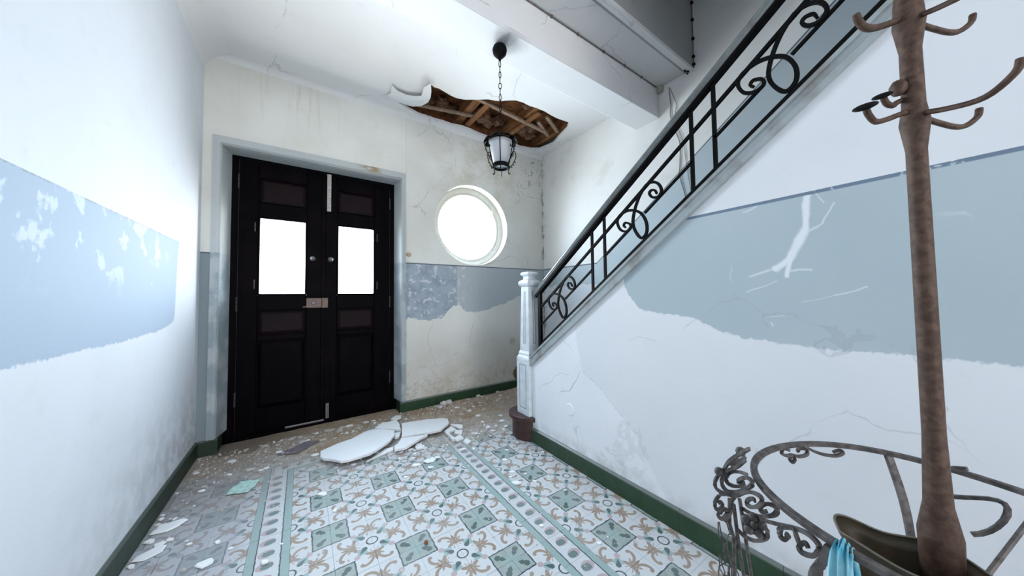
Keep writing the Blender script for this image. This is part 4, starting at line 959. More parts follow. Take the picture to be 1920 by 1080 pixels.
# ------------------------------------------------------------------ iron hall stand in the right foreground
HX, HY = 1.083, 0.04
hs = tag(empty('hall_stand', (HX, HY, 0)), 'ornate grey brown wrought iron hall stand with ring, scrolls and coat hooks', 'hall stand')
def hobj(name, mb, mt=None, loc=None, sm_=False, bev=0.0, par=None): return mb.obj(name, mt or M_WROUGHT, par or hs, loc=loc or (HX, HY, .7), smooth=sm_, bevel=bev)
RR = 0.30
ring_pts = [(HX + RR*math.cos(2*PI*i/72), HY + RR*math.sin(2*PI*i/72), 0.738 + 0.004*math.sin(3*2*PI*i/72)) for i in range(72)]
hobj('ring', MB().tube(ring_pts, 0, flat=(0.0075, 0.006, (0, 0, 1)), closed=True), bev=0.0015)
SCROLLS=[[[0.949, 0.378, 0.725], [0.939, 0.39, 0.704], [0.934, 0.397, 0.684], [0.935, 0.396, 0.669], [0.942, 0.387, 0.66], [0.954, 0.372, 0.656], [0.966, 0.357, 0.667]] ,[[0.892, 0.309, 0.793], [0.928, 0.341, 0.751], [0.944, 0.369, 0.723], [0.945, 0.384, 0.694], [0.946, 0.383, 0.676], [0.944, 0.371, 0.669], [0.935, 0.345, 0.684], [0.912, 0.319, 0.711], [0.891, 0.298, 0.739], [0.887, 0.297, 0.751], [0.902, 0.311, 0.746], [0.925, 0.331, 0.727], [0.943, 0.346, 0.706], [0.953, 0.343, 0.7]] ,[[0.885, 0.304, 0.762], [0.927, 0.334, 0.741], [0.948, 0.361, 0.722], [0.952, 0.375, 0.703], [0.952, 0.375, 0.688], [0.953, 0.364, 0.684], [0.947, 0.349, 0.691], [0.939, 0.334, 0.703], [0.939, 0.332, 0.712], [0.95, 0.342, 0.706]] ,[[0.938, 0.389, 0.653], [0.943, 0.375, 0.659], [0.939, 0.35, 0.669], [0.916, 0.326, 0.697], [0.886, 0.298, 0.724], [0.863, 0.275, 0.736], [0.855, 0.268, 0.731], [0.859, 0.277, 0.713], [0.87, 0.294, 0.698], [0.878, 0.305, 0.696], [0.878, 0.302, 0.707], [0.87, 0.291, 0.719], [0.859, 0.282, 0.722]] ,[[0.964, 0.36, 0.655], [0.958, 0.368, 0.639], [0.955, 0.37, 0.617], [0.951, 0.373, 0.602], [0.946, 0.381, 0.585]] ,[[0.938, 0.389, 0.651], [0.933, 0.398, 0.632], [0.933, 0.397, 0.614], [0.937, 0.39, 0.613], [0.941, 0.383, 0.626], [0.939, 0.387, 0.634], [0.935, 0.392, 0.629]] ,[[0.942, 0.385, 0.614], [0.938, 0.394, 0.596], [0.942, 0.386, 0.589], [0.947, 0.376, 0.606], [0.947, 0.377, 0.616], [0.942, 0.385, 0.613], [0.938, 0.389, 0.602]] ,[[0.973, 0.348, 0.625], [0.947, 0.321, 0.637], [0.914, 0.288, 0.662], [0.885, 0.257, 0.694], [0.87, 0.245, 0.719], [0.87, 0.253, 0.724], [0.88, 0.268, 0.715], [0.887, 0.281, 0.699], [0.887, 0.279, 0.688], [0.879, 0.267, 0.7]] ,[[0.974, 0.346, 0.608], [0.92, 0.295, 0.649], [0.874, 0.25, 0.684], [0.842, 0.214, 0.711], [0.823, 0.188, 0.724], [0.814, 0.172, 0.722], [0.811, 0.168, 0.713], [0.812, 0.175, 0.695], [0.815, 0.186, 0.687], [0.817, 0.196, 0.686], [0.818, 0.198, 0.695], [0.817, 0.189, 0.707], [0.814, 0.184, 0.701]] ,[[0.821, 0.197, 0.692], [0.826, 0.204, 0.707], [0.832, 0.209, 0.715], [0.838, 0.222, 0.708], [0.842, 0.234, 0.696], [0.844, 0.235, 0.68], [0.844, 0.228, 0.677], [0.843, 0.221, 0.689], [0.841, 0.226, 0.692]] ,[[0.964, 0.359, 0.569], [0.955, 0.341, 0.566], [0.939, 0.312, 0.579], [0.916, 0.284, 0.612], [0.899, 0.273, 0.641], [0.894, 0.279, 0.656]] ,[[0.871, 0.293, 0.832], [0.91, 0.324, 0.798], [0.934, 0.358, 0.758], [0.949, 0.378, 0.725]] ,[[0.979, 0.339, 0.763], [0.97, 0.352, 0.747], [0.964, 0.362, 0.734], [0.96, 0.368, 0.738], [0.964, 0.361, 0.749], [0.97, 0.352, 0.751]] ,[[1.219, 0.308, 0.721], [1.209, 0.311, 0.726], [1.202, 0.319, 0.727], [1.201, 0.322, 0.712], [1.212, 0.313, 0.706], [1.227, 0.304, 0.707], [1.243, 0.292, 0.703], [1.255, 0.278, 0.711], [1.257, 0.278, 0.725], [1.252, 0.29, 0.725], [1.246, 0.296, 0.719], [1.246, 0.292, 0.715]] ,[[1.227, 0.303, 0.708], [1.224, 0.31, 0.694], [1.226, 0.304, 0.686], [1.228, 0.299, 0.697], [1.227, 0.303, 0.708]] ,[[1.264, 0.279, 0.729], [1.282, 0.265, 0.717], [1.3, 0.245, 0.71], [1.315, 0.224, 0.712], [1.322, 0.212, 0.723], [1.32, 0.218, 0.729], [1.314, 0.232, 0.719]] ,]
FLOWER= [0.911, 0.304, 0.634]
BALLS= [[0.929, 0.332, 0.793], [0.939, 0.388, 0.714]]
RODS= [[[0.969, 0.353, 0.649], [0.975, 0.345, 0.551], [0.981, 0.337, 0.451]], [[0.96, 0.364, 0.633], [0.965, 0.358, 0.53], [0.971, 0.35, 0.446]], [[0.954, 0.371, 0.646], [0.953, 0.373, 0.58], [0.958, 0.366, 0.545]]]
for pts in SCROLLS:
    P_ = smooth_path(pts, 8); n_ = len(P_)
    hobj('scroll', MB().tube(P_, [0.55 + 0.6*max(0,math.sin(PI*i/(n_-1)))**0.6 for i in range(n_)], flat=(0.0034, 0.0038, (0, 0, 1))), loc=pts[len(pts)//2])
for p in BALLS: hobj('ball_finial', MB().ball(p, 0.0115, 10), loc=p, sm_=True)
fl_ = empty('iron_flower', FLOWER, hs)
for i in range(5):
    a = 2*PI*i/5 + 0.3
    vdir = Vector((FLOWER[0]-0, FLOWER[1]-0, FLOWER[2]-CAMZ)).normalized(); sx = vdir.cross(Vector((0, 0, 1))).normalized(); sy = sx.cross(vdir)
    c_ = Vector(FLOWER) + (sx*math.cos(a) + sy*math.sin(a))*0.016
    MB().ball(c_, 0.0115, 10, (1, 1, 0.9)).obj('petal', M_WROUGHT, fl_, loc=c_, smooth=True)
MB().ball(Vector(FLOWER) - vdir*0.010, 0.008, 8).obj('flower_boss', M_WROUGHT, fl_, loc=FLOWER, smooth=True)
for r_ in RODS:
    foot = (r_[-1][0] + 0.01, r_[-1][1] + 0.01, 0.0)
    pts = list(r_[:-1]) + [r_[-1], foot]
    hobj('rod', MB().tube(pts, 0.0045, 6), loc=r_[0])
# lower frieze repeated round the far side, out of the photograph's frame
for k in range(5):
    a0 = -2.6 + k*0.62
    pts = []
    for j in range(22):
        t = j/21; ang = a0 + 0.22*math.sin(t*PI*2)*(1-t*.4); zz = 0.72 - 0.10*t + 0.03*math.cos(t*PI*3)
        r_ = RR + 0.03*math.sin(PI*t); pts.append((HX + r_*math.cos(ang), HY + r_*math.sin(ang), zz))
    hobj('scroll', MB().tube(pts, 0, flat=(0.0042, 0.0042, (0, 0, 1))), loc=pts[0])
# legs
def leg(pts, r=0.008): return hobj('leg', MB().tube(smooth_path(pts, 5), 0, flat=(r, r*0.8, (0, 0, 1))), loc=pts[0])
leg([(0.797, 0.149, 0.735), (0.800, 0.160, 0.70), (0.801, 0.173, 0.663), (0.815, 0.185, 0.5), (0.81, 0.21, 0.2), (0.77, 0.25, 0.03), (0.74, 0.27, 0.0)])
leg([(HX+.286, HY+.090, 0.735), (HX+.25, HY+.06, 0.60), (HX+.22, HY+.05, 0.4), (HX+.28, HY+.07, 0.1), (HX+.33, HY+.09, 0.0)], 0.007)
leg([(HX, HY-.30, 0.735), (HX, HY-.28, 0.6), (HX, HY-.25, 0.4), (HX, HY-.30, 0.1), (HX, HY-.36, 0.0)])
leg([(HX-.22, HY-.20, 0.735), (HX-.2, HY-.18, 0.6), (HX-.18, HY-.17, 0.4), (HX-.22, HY-.2, 0.1), (HX-.27, HY-.24, 0.0)])
# bracing spokes from ring to post
for a in (-0.45, -PI/2, PI+0.75):
    hobj('spoke', MB().tube([(HX + RR*math.cos(a), HY + RR*math.sin(a), 0.733), (HX + .12*math.cos(a), HY + .12*math.sin(a), 0.60), (HX + .02*math.cos(a), HY + .02*math.sin(a), 0.57)], 0.005, 6), loc=(HX, HY, .6))
# post
hobj('post', MB().lathe((HX, HY, 0), [(0.035, 0.0), (0.035, 0.02), (0.024, 0.05), (0.024, 0.50), (0.030, 0.53), (0.030, 0.56)], 16), M_POSTBLUE, (HX, HY, 0), True)
hobj('post', MB().lathe((HX, HY, 0), [(0.028, 0.56), (0.030, 0.70), (0.020, 0.76), (0.016, 0.90), (0.015, 1.50), (0.022, 1.56), (0.017, 1.60), (0.016, 1.72), (0.024, 1.78), (0.020, 1.84), (0.014, 1.92), (0.006, 1.97)], 16), M_RUSTY, (HX, HY, .6), True)
hobj('shell_finial', MB().ball((HX, HY, 1.99), 0.03, 12), M_RUSTY, (HX, HY, 1.99), True)
# hooks
def hook(pts, r): return hobj('hook', MB().tube(smooth_path(pts, 5), r, 8), M_RUSTY, pts[0], True)
hook([(HX, HY, 1.800), (1.060, 0.057, 1.787), (1.02, 0.082, 1.771), (0.985, 0.094, 1.765), (0.962, 0.099, 1.772), (0.950, 0.100, 1.779)], [0.007]*21 + [0.0065]*3 + [0.006, 0.0055])
hook([(HX, HY, 1.585), (1.06, 0.055, 1.580), (1.01, 0.072, 1.560), (0.97, 0.084, 1.548), (0.942, 0.090, 1.556), (0.935, 0.092, 1.566)], 0.0055)
hook([(HX, HY, 1.620), (1.07, 0.060, 1.612), (1.05, 0.066, 1.600), (1.02, 0.072, 1.598), (1.003, 0.0745, 1.606)], 0.0055)
def cap(c_, r, tilt):
    b = MB(); bmesh.ops.create_uvsphere(b.b, u_segments=18, v_segments=8, radius=r, matrix=Matrix.Translation(c_) @ Matrix.Rotation(-YAW, 4, 'Z') @ Matrix.Rotation(tilt, 4, 'Y') @ Matrix.Rotation(0.35, 4, 'X') @ Matrix.Diagonal((1, 1, 0.30, 1)))
    hobj('hook_knob', b, M_IRON, c_, True)
cap((0.932, 0.093, 1.571), 0.0185, -0.48); cap((1.000, 0.0755, 1.609), 0.0155, -0.5)
for a, zc in ((-0.6, 1.79), (-2.2, 1.79), (-0.6, 1.58), (-2.2, 1.58)):
    dv = Vector((math.cos(a), math.sin(a), 0))
    hook([Vector((HX, HY, zc)) + dv*q + Vector((0, 0, h_)) for q, h_ in ((0, 0), (.05, -.02), (.10, -.03), (.135, -.01), (.142, .01))], 0.0055)
hobj('post_leaf', MB().ball((1.064, 0.058, 1.64), 0.014, 8, (1, 1, 1.3)), M_RUSTY, (1.064, .058, 1.64), True)

# hanging chain of hexagonal wire links
LINKS= [[[0.934, 0.393, 0.579], [0.934, 0.393, 0.543], [0.941, 0.386, 0.526], [0.943, 0.384, 0.534], [0.938, 0.389, 0.555], [0.936, 0.391, 0.58]], [[0.951, 0.375, 0.551], [0.948, 0.379, 0.535], [0.947, 0.379, 0.51], [0.954, 0.371, 0.494], [0.963, 0.361, 0.511], [0.963, 0.36, 0.536], [0.959, 0.366, 0.553]], [[0.942, 0.385, 0.526], [0.943, 0.384, 0.474], [0.945, 0.382, 0.475], [0.945, 0.382, 0.527]], [[0.943, 0.384, 0.474], [0.934, 0.394, 0.463], [0.932, 0.396, 0.437], [0.942, 0.385, 0.425], [0.95, 0.376, 0.442], [0.949, 0.377, 0.464]], [[0.953, 0.372, 0.493], [0.953, 0.372, 0.443], [0.956, 0.369, 0.444], [0.959, 0.365, 0.495]], [[0.941, 0.386, 0.59], [0.949, 0.378, 0.579], [0.953, 0.372, 0.551], [0.957, 0.368, 0.556], [0.952, 0.374, 0.58], [0.943, 0.383, 0.592]]]
ch = tag(empty('hanging_chain', LINKS[0][0]), 'loose chain of long hexagonal wire links hanging from the hall stand scrolls', 'chain')
for pts in LINKS:
    c_ = pts[0]
    MB().tube(pts, 0.0017, 5, closed=True).obj('wire_link', M_WROUGHT, ch, loc=c_)
    # a twin a little lower continues the chain
    if min(p[2] for p in pts) < 0.58:
        for q in (1, 2):
            dz_ = -0.085*q
            MB().tube([(p[0], p[1], p[2] + dz_) for p in pts], 0.0017, 5, closed=True).obj('wire_link', M_WROUGHT, ch, loc=c_)

# scalloped basin held inside the ring
BX, BY, BZ = 1.034, 0.058, 0.655
b = MB(); n = 72
EX, EY = 0.066, 0.128
def wv(t): return math.cos(5*t + 0.6)
prof_o = [(0.25, -0.125, 0), (0.45, -0.120, 0), (0.70, -0.095, .2), (0.84, -0.055, .5), (0.92, -0.022, .8), (1.02, 0.0, 1.0)]
prof_i = [(0.99, 0.004, 1.0), (0.87, -0.022, .8), (0.78, -0.056, .5), (0.60, -0.093, .2), (0.2, -0.108, 0)]
def rg(r, dz_, k): return [(BX + EX*r*(1 + .06*k*wv(2*PI*i/n))*math.cos(2*PI*i/n), BY + EY*r*(1 + .06*k*wv(2*PI*i/n))*math.sin(2*PI*i/n), BZ + dz_ + 0.006*k*wv(2*PI*i/n)) for i in range(n)]
b.loft([rg(*p) for p in prof_o + prof_i])
basin = tag(b.obj('basin', M_BRONZE, loc=(BX, BY, BZ-.1), smooth=True), 'brown bronze basin with scalloped rim inside the hall stand ring', 'basin')
rim = [rg(1.01, 0.004, 1.0)[i] for i in range(n)]
MB().tube(rim, 0.0026, 6, closed=True).obj('rim', M_BRONZE_RIM, basin, loc=(BX, BY, BZ), smooth=True)
MB().loft([rg(*q) for q in ((0.5, -0.122, 0), (1.0, -0.088, .6), (1.02, -0.080, .6), (0.6, -0.108, 0))]).obj('drip_dish', M_BRONZE, basin, loc=(BX, BY, BZ-.1), smooth=True)
MB().tube(rg(1.02, -0.079, .6), 0.0018, 6, closed=True).obj('dish_rim', M_BRONZE_RIM, basin, loc=(BX, BY, BZ-.08), smooth=True)

# turquoise cloth thrown over the ring
tanv = Vector((-(0.147-HY), (0.794-HX), 0)).normalized(); outv = Vector((0.794-HX, 0.147-HY, 0)).normalized()
cc = Vector((0.797, 0.134, 0.738))
def cloth(prof, w, ph, nm):
    b = MB(); rows = []
    N = 26
    Pp = smooth_path([(p[0], 0, p[1]) for p in prof], 5)
    for q, P0 in enumerate(Pp):
        t = q/(len(Pp)-1); row = []
        for j in range(N+1):
            u = j/N - 0.5
            fold = 0.0075*math.sin(u*17 + ph + t*2.2) + 0.003*math.sin(u*41 + t*6)
            amp = 0.15 + 0.85*abs(t-0.5)*2
            wob = w*(1 + 0.35*abs(t-.5)*2) + 0.008*math.sin(t*7 + ph)
            c_ = cc + outv*(P0.x + fold*amp) + tanv*(u*wob + 0.010*math.sin(t*5 + ph)) + Vector((0, 0, P0.z - 0.01*abs(u)*2 + 0.004*math.sin(j*1.1 + t*9)))
            row.append(b.b.verts.new(c_))
        rows.append(row)
    for a_, c_ in zip(rows, rows[1:]):
        for i in range(N): b.b.faces.new((a_[i], a_[i+1], c_[i+1], c_[i]))
    return b
b = cloth([(0.045, -0.26), (0.040, -0.16), (0.032, -0.06), (0.018, 0.004), (0.0, 0.016), (-0.018, 0.006), (-0.03, -0.05), (-0.035, -0.13), (-0.03, -0.20)], 0.030, 0.6, 'cloth')
cl_ = b.obj('cloth', M_CLOTH, loc=cc, smooth=True); md = cl_.modifiers.new('t', 'SOLIDIFY'); md.thickness = 0.0025
tag(cl_, 'turquoise cotton cloth draped over the iron ring beside the basin', 'cloth')

# ------------------------------------------------------------------ dirt, fallen plaster, chips
import mathutils.noise as mn_
b = MB(); nxg, nyg = 130, 44
gx0, gx1, gy0, gy1 = L+0.02, R-0.02, 2.62, D+0.160
grid = []
for j in range(nyg+1):
    row = []
    for i in range(nxg+1):
        x = gx0 + (gx1-gx0)*i/nxg; y = gy0 + (gy1-gy0)*j/nyg
        if y > D-0.016 and (x < -0.535 or x > 0.845): y = D-0.016
        yy = (y - 2.80)/(D - 2.80)
        nz = mn_.noise(Vector((x*2.3, y*2.3, 1.0)))*0.5 + mn_.noise(Vector((x*8, y*8, 3.0)))*0.25 + mn_.noise(Vector((x*26, y*26, 5.0)))*0.16
        hgt = 0.012*yy*(0.7 + 0.4*(x > 0.9)) + 0.013*nz - 0.004
        if x < 0.2: hgt -= 0.005*min(1, (0.2-x)/0.4)
        row.append(b.b.verts.new((x, y, max(-0.003, hgt))))
    grid.append(row)
for j in range(nyg):
    for i in range(nxg): b.b.faces.new((grid[j][i], grid[j][i+1], grid[j+1][i+1], grid[j+1][i]))
bmesh.ops.remove_doubles(b.b, verts=b.b.verts, dist=1e-5)
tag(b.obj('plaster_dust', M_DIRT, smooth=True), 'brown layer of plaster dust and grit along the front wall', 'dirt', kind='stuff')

def slab(poly, z0, z1, tilt=(0, 0), rag=0.006, seed=1):
    """broken sheet of plaster: ragged outline, flat top, undercut edge; tilt = slope of the top in x and y"""
    rd = random.Random(seed); out = []
    n = len(poly)
    for i in range(n):
        a, c_ = Vector(poly[i]), Vector(poly[(i+1) % n]); k = max(1, int((c_-a).length/0.022))
        for j in range(k):
            p = a.lerp(c_, j/k)
            if j: p += Vector((rd.uniform(-rag, rag), rd.uniform(-rag, rag)))*0.6
            out.append(p)
    cx_ = sum(p.x for p in out)/len(out); cy_ = sum(p.y for p in out)/len(out)
    b = MB()
    def rz(p, z): return z + (p.x-cx_)*tilt[0] + (p.y-cy_)*tilt[1]
    f = lambda p, s_, z: (cx_ + (p.x-cx_)*s_, cy_ + (p.y-cy_)*s_, max(0.0005, rz(p, z)))
    sizes = max(0.03, max((p - Vector((cx_, cy_))).length for p in out))
    ins = 1 - 0.004/sizes*1.0
    top = [b.b.verts.new(f(p, ins, z1)) for p in out]; mid_ = [b.b.verts.new(f(p, 1.0, z1-0.003)) for p in out]; bot = [b.b.verts.new(f(p, 0.985, z0)) for p in out]
    m_ = len(out)
    for A, B in ((top, mid_), (mid_, bot)):
        for i in range(m_): b.b.faces.new((B[i], B[(i+1) % m_], A[(i+1) % m_], A[i]))
    tri = tessellate_polygon([[Vector((p.x, p.y, 0)) for p in out]])
    for t in tri:
        for vs_ in (top, bot):
            try: b.b.faces.new([vs_[i] for i in t])
            except ValueError: pass
    return b, (cx_, cy_, z0)
SL={ 'A': [(0.126, 2.829), (0.235, 2.892), (0.353, 2.921), (0.462, 3.01), (0.535, 3.02), (0.607, 2.967), (0.679, 2.851), (0.652, 2.743), (0.59, 2.651), (0.51, 2.584), (0.43, 2.526), (0.352, 2.521), (0.283, 2.519), (0.235, 2.539), (0.196, 2.604), (0.134, 2.679), (0.119, 2.721)] , 'B': [(0.553, 3.035), (0.631, 3.124), (0.691, 3.106), (0.759, 3.121), (0.755, 3.007), (0.734, 2.86), (0.64, 2.943), (0.584, 3.0)] , 'C': [(0.772, 2.994), (0.862, 2.979), (0.979, 2.946), (1.115, 2.885), (1.162, 2.823), (1.128, 2.72), (1.048, 2.648), (1.008, 2.61), (0.897, 2.631), (0.697, 2.7), (0.744, 2.871)] , 'D': [(0.69, 2.691), (0.864, 2.625), (0.895, 2.624), (0.811, 2.577), (0.722, 2.518), (0.671, 2.484), (0.596, 2.504), (0.606, 2.558), (0.649, 2.609)] , 'E': [(0.679, 2.851), (0.728, 2.837), (0.69, 2.746), (0.655, 2.751)] , 'F': [(0.436, 2.522), (0.556, 2.621), (0.613, 2.616), (0.6, 2.562), (0.501, 2.54), (0.397, 2.504)] , 'G': [(1.061, 2.638), (1.14, 2.687), (1.146, 2.599), (1.062, 2.581)] , 'H': [(1.047, 2.626), (1.06, 2.605), (1.063, 2.422), (1.038, 2.42)] , 'I': [(1.106, 2.549), (1.146, 2.599), (1.19, 2.555), (1.145, 2.487)] , 'J': [(1.064, 2.462), (1.139, 2.492), (1.128, 2.405), (1.065, 2.401)] , 'K': [(1.147, 2.744), (1.237, 2.665), (1.215, 2.608), (1.183, 2.607)] , 'L': [(1.107, 2.37), (1.147, 2.402), (1.161, 2.331), (1.11, 2.3)] , 'M': [(0.755, 2.512), (0.82, 2.493), (0.82, 2.447), (0.753, 2.46)] , 'N': [(0.722, 3.189), (0.76, 3.23), (0.834, 3.234), (0.812, 3.164), (0.749, 3.147)] ,
}
slab_lab = dict(
 A=('largest white slab of fallen ceiling plaster lying face up before the door', 0.020, 0.042, (0.02, -0.05)),
 B=('white plaster slab lying nearest the door behind the largest slab', 0.012, 0.034, (0, 0)),
 C=('broad white plaster slab right of the largest one', 0.020, 0.042, (0.0, -0.04)),
 D=('long pointed plaster slab at the front edge of the right-hand slab', 0.016, 0.036, (0.0, -0.04)),
 E=('small square plaster piece wedged between the two big slabs', 0.006, 0.024, (0, 0)),
 F=('thin grey plaster sliver under the front edge of the largest slab', 0.001, 0.012, (0, 0)),
 G=('white plaster piece touching the right end of the broad slab', 0.004, 0.022, (0, 0)),
 H=('narrow plaster splinter lying across the pieces right of the slabs', 0.006, 0.026, (0, 0)),
 I=('triangular white plaster chip right of the splinter', 0.003, 0.018, (0, 0)),
 J=('white plaster chip in front of the splinter, right of the slabs', 0.003, 0.018, (0, 0)),
 K=('long white plaster chip behind the right end of the slabs', 0.004, 0.020, (0, 0)),
 L=('lone white plaster chip furthest right of the slab heap', 0.002, 0.016, (0, 0)),
 M=('oblong white plaster chip just in front of the pointed slab', 0.002, 0.016, (0, 0)),
 N=('pale plaster piece on the dust nearest the right door leaf', 0.010, 0.026, (0, 0)))
for i, (k, poly) in enumerate(SL.items()):
    lab, z0, z1, tl = slab_lab[k]
    mb_, c_ = slab(poly, z0, z1, tl, seed=i)
    tag(mb_.obj('plaster_slab', M_FLAKE, loc=c_), lab, 'plaster')

def chip_mesh(seed, flat=0.22):
    rd = random.Random(seed); b = MB(); n = rd.choice((5, 6, 6, 7))
    an = sorted(2*PI*(i + rd.uniform(-.3, .3))/n for i in range(n)); el = rd.uniform(0.45, 0.85)
    ra = [0.5*rd.uniform(0.72, 1.0) for _ in range(n)]
    h_ = flat*rd.uniform(0.7, 1.2)
    b.loft([[(ra[i]*math.cos(an[i])*.92, ra[i]*math.sin(an[i])*el*.92, 0) for i in range(n)],
            [(ra[i]*math.cos(an[i]), ra[i]*math.sin(an[i])*el, h_*0.55) for i in range(n)],
            [(ra[i]*math.cos(an[i])*.82 + .02, ra[i]*math.sin(an[i])*el*.80, h_*rd.uniform(.8, 1.05)) for i in range(n)]])
    return b.mesh('plaster_chip')
CM = [chip_mesh(s_) for s_ in range(10)]
for me in CM: me.materials.append(M_FLAKE)
CM3 = []
for me in CM:
    q = me.copy(); q.materials.clear(); q.materials.append(M_FLAKE3); CM3.append(q)
CM2 = []
for me in CM[:6]:
    q = me.copy(); q.materials.clear(); q.materials.append(M_FLAKE2); CM2.append(q)
def ground(x, y):
    if y < 2.66: return 0.0005
    yy = (y - 2.80)/(D - 2.80)
    nz = mn_.noise(Vector((x*2.3, y*2.3, 1.0)))*0.5 + mn_.noise(Vector((x*8, y*8, 3.0)))*0.25 + mn_.noise(Vector((x*26, y*26, 5.0)))*0.16
    hgt = 0.012*yy*(0.7 + 0.4*(x > 0.9)) + 0.013*nz - 0.004
    if x < 0.2: hgt -= 0.005*min(1, (0.2-x)/0.4)
    return max(0.0005, hgt + 0.0003)
def chip(x, y, w, me, label, group, rz=None, nm='plaster_chip'):
    o = bpy.data.objects.new(nm, me); COL.objects.link(o)
    o.location = (x, y, ground(x, y)); o.scale = (w, w, min(w*0.75, 0.036)); o.rotation_euler = (0, 0, random.uniform(-0.5, 0.3) - 0.55 if rz is None else rz)
    tag(o, label, 'plaster', group); return o
CH=[(-0.632, 2.418, 0.158),(-0.599, 2.445, 0.075),(-0.639, 2.33, 0.07),(-0.615, 2.221, 0.128),(-0.624, 2.164, 0.049),(-0.536, 2.289, 0.049),(-0.566, 2.277, 0.065),(-0.353, 1.989, 0.093),(-0.334, 2.128, 0.043),(-0.273, 2.038, 0.026),(-0.446, 2.192, 0.032),(-0.65, 2.529, 0.042),(-0.641, 2.567, 0.036),(-0.597, 3.056, 0.053),(-0.401, 2.892, 0.045),(-0.294, 2.887, 0.065),(-0.228, 2.831, 0.038),(-0.198, 2.841, 0.046),(-0.137, 3.078, 0.061),(0.024, 3.184, 0.101),(0.093, 2.851, 0.067),(-0.003, 3.353, 0.067),(-0.044, 3.085, 0.044),(0.216, 3.43, 0.114),(0.2, 3.535, 0.074),(0.32, 3.401, 0.073),(0.373, 3.439, 0.096),(0.035, 3.248, 0.038),(0.115, 2.265, 0.079),(-0.072, 1.929, 0.021),(-0.13, 1.84, 0.044),(0.579, 2.144, 0.036),(0.796, 2.539, 0.087),(0.785, 2.253, 0.103),(0.687, 2.252, 0.077),(0.756, 2.16, 0.054),(0.317, 2.53, 0.047),(1.6, 2.55, 0.083),(1.329, 2.053, 0.041),(1.193, 1.778, 0.052),(1.143, 1.657, 0.075),(1.234, 1.936, 0.055),(1.149, 1.733, 0.035),(1.256, 1.71, 0.029),(1.253, 1.607, 0.034),(1.194, 1.031, 0.031),(1.04, 1.282, 0.034),(1.259, 1.033, 0.013),(1.387, 3.462, 0.075),(1.299, 3.37, 0.085),(1.233, 3.293, 0.094),(1.614, 3.438, 0.052),(1.525, 2.273, 0.047),(1.469, 2.104, 0.036),(0.846, 2.264, 0.057),(0.695, 2.356, 0.041),(0.645, 2.51, 0.042),(0.98, 2.405, 0.035),(-0.463, 2.229, 0.022),(-0.631, 2.808, 0.027),(-0.627, 2.479, 0.029),(1.086, 1.173, 0.016),(1.438, 2.639, 0.051),(1.419, 2.502, 0.059),(1.423, 2.414, 0.049),(1.497, 2.489, 0.04),(1.476, 2.809, 0.076),(1.46, 2.968, 0.069),(1.627, 3.042, 0.059),(0.585, 3.3, 0.053),(0.517, 3.484, 0.067),(-0.092, 2.002, 0.016),]
def zone(x, y):
    if x < -0.45 and y < 2.7: return ('white plaster chip in the litter along the left skirting', 'chips by the left skirting')
    if y > 2.85:
        q = 0 if x < -0.1 else 1 if x < 0.35 else 2 if x < 0.86 else 3 if x < 1.3 else 4 if x < 1.75 else 5 if x < 2.1 else 6
        w_ = ['dust before the left door leaf, left half', 'dust before the lock side of the left door leaf', 'dust before the right door leaf', 'dust right of the door casing', 'dust under the left half of the round window', 'dust under the right half of the round window', 'dust in the far right corner'][q]
        n_ = 'against the wall' if y > 3.12 else 'away from the wall'
        return ('pale chip on the ' + w_ + ', ' + n_, 'chips on the ' + w_ + ', ' + n_)
    if x > 0.95:
        n_ = ('behind' if y > 2.55 else 'level with' if y > 2.25 else 'in front of')
        s_ = 'left band' if x < 1.25 else 'right side'
        return ('white chip on tiles %s the newel post, %s' % (n_, s_), 'chips %s the newel post, %s' % (n_, s_))
    if x < -0.05: return ('white plaster chip on the greyed left-hand floor tiles', 'chips on the left aisle')
    if x < 0.45: return ('white plaster chip on patterned tiles before the largest slab', 'chips before the largest slab')
    return ('white plaster chip on patterned tiles before the right-hand slabs', 'chips before the right-hand slabs')
LAND = [('the dull purple rag', 0.0, 3.06), ('the mint paper scrap', -0.30, 2.64), ('the left tip of the largest slab', 0.12, 2.70), ('the pointed slab', 0.74, 2.55), ('the newel post foot', 1.50, 2.17), ('the orange crumb', 0.51, 1.52),
        ('the door lock', 0.18, 3.5), ('the right casing foot', 0.90, 3.34), ('the round window', 1.72, 3.34), ('the widest plate at the skirting', -0.60, 2.42), ('the right end of the slab heap', 1.13, 2.42), ('the left reveal foot', -0.5, 3.25), ('the foot of the right border band', 1.04, 1.3)]
chips = []
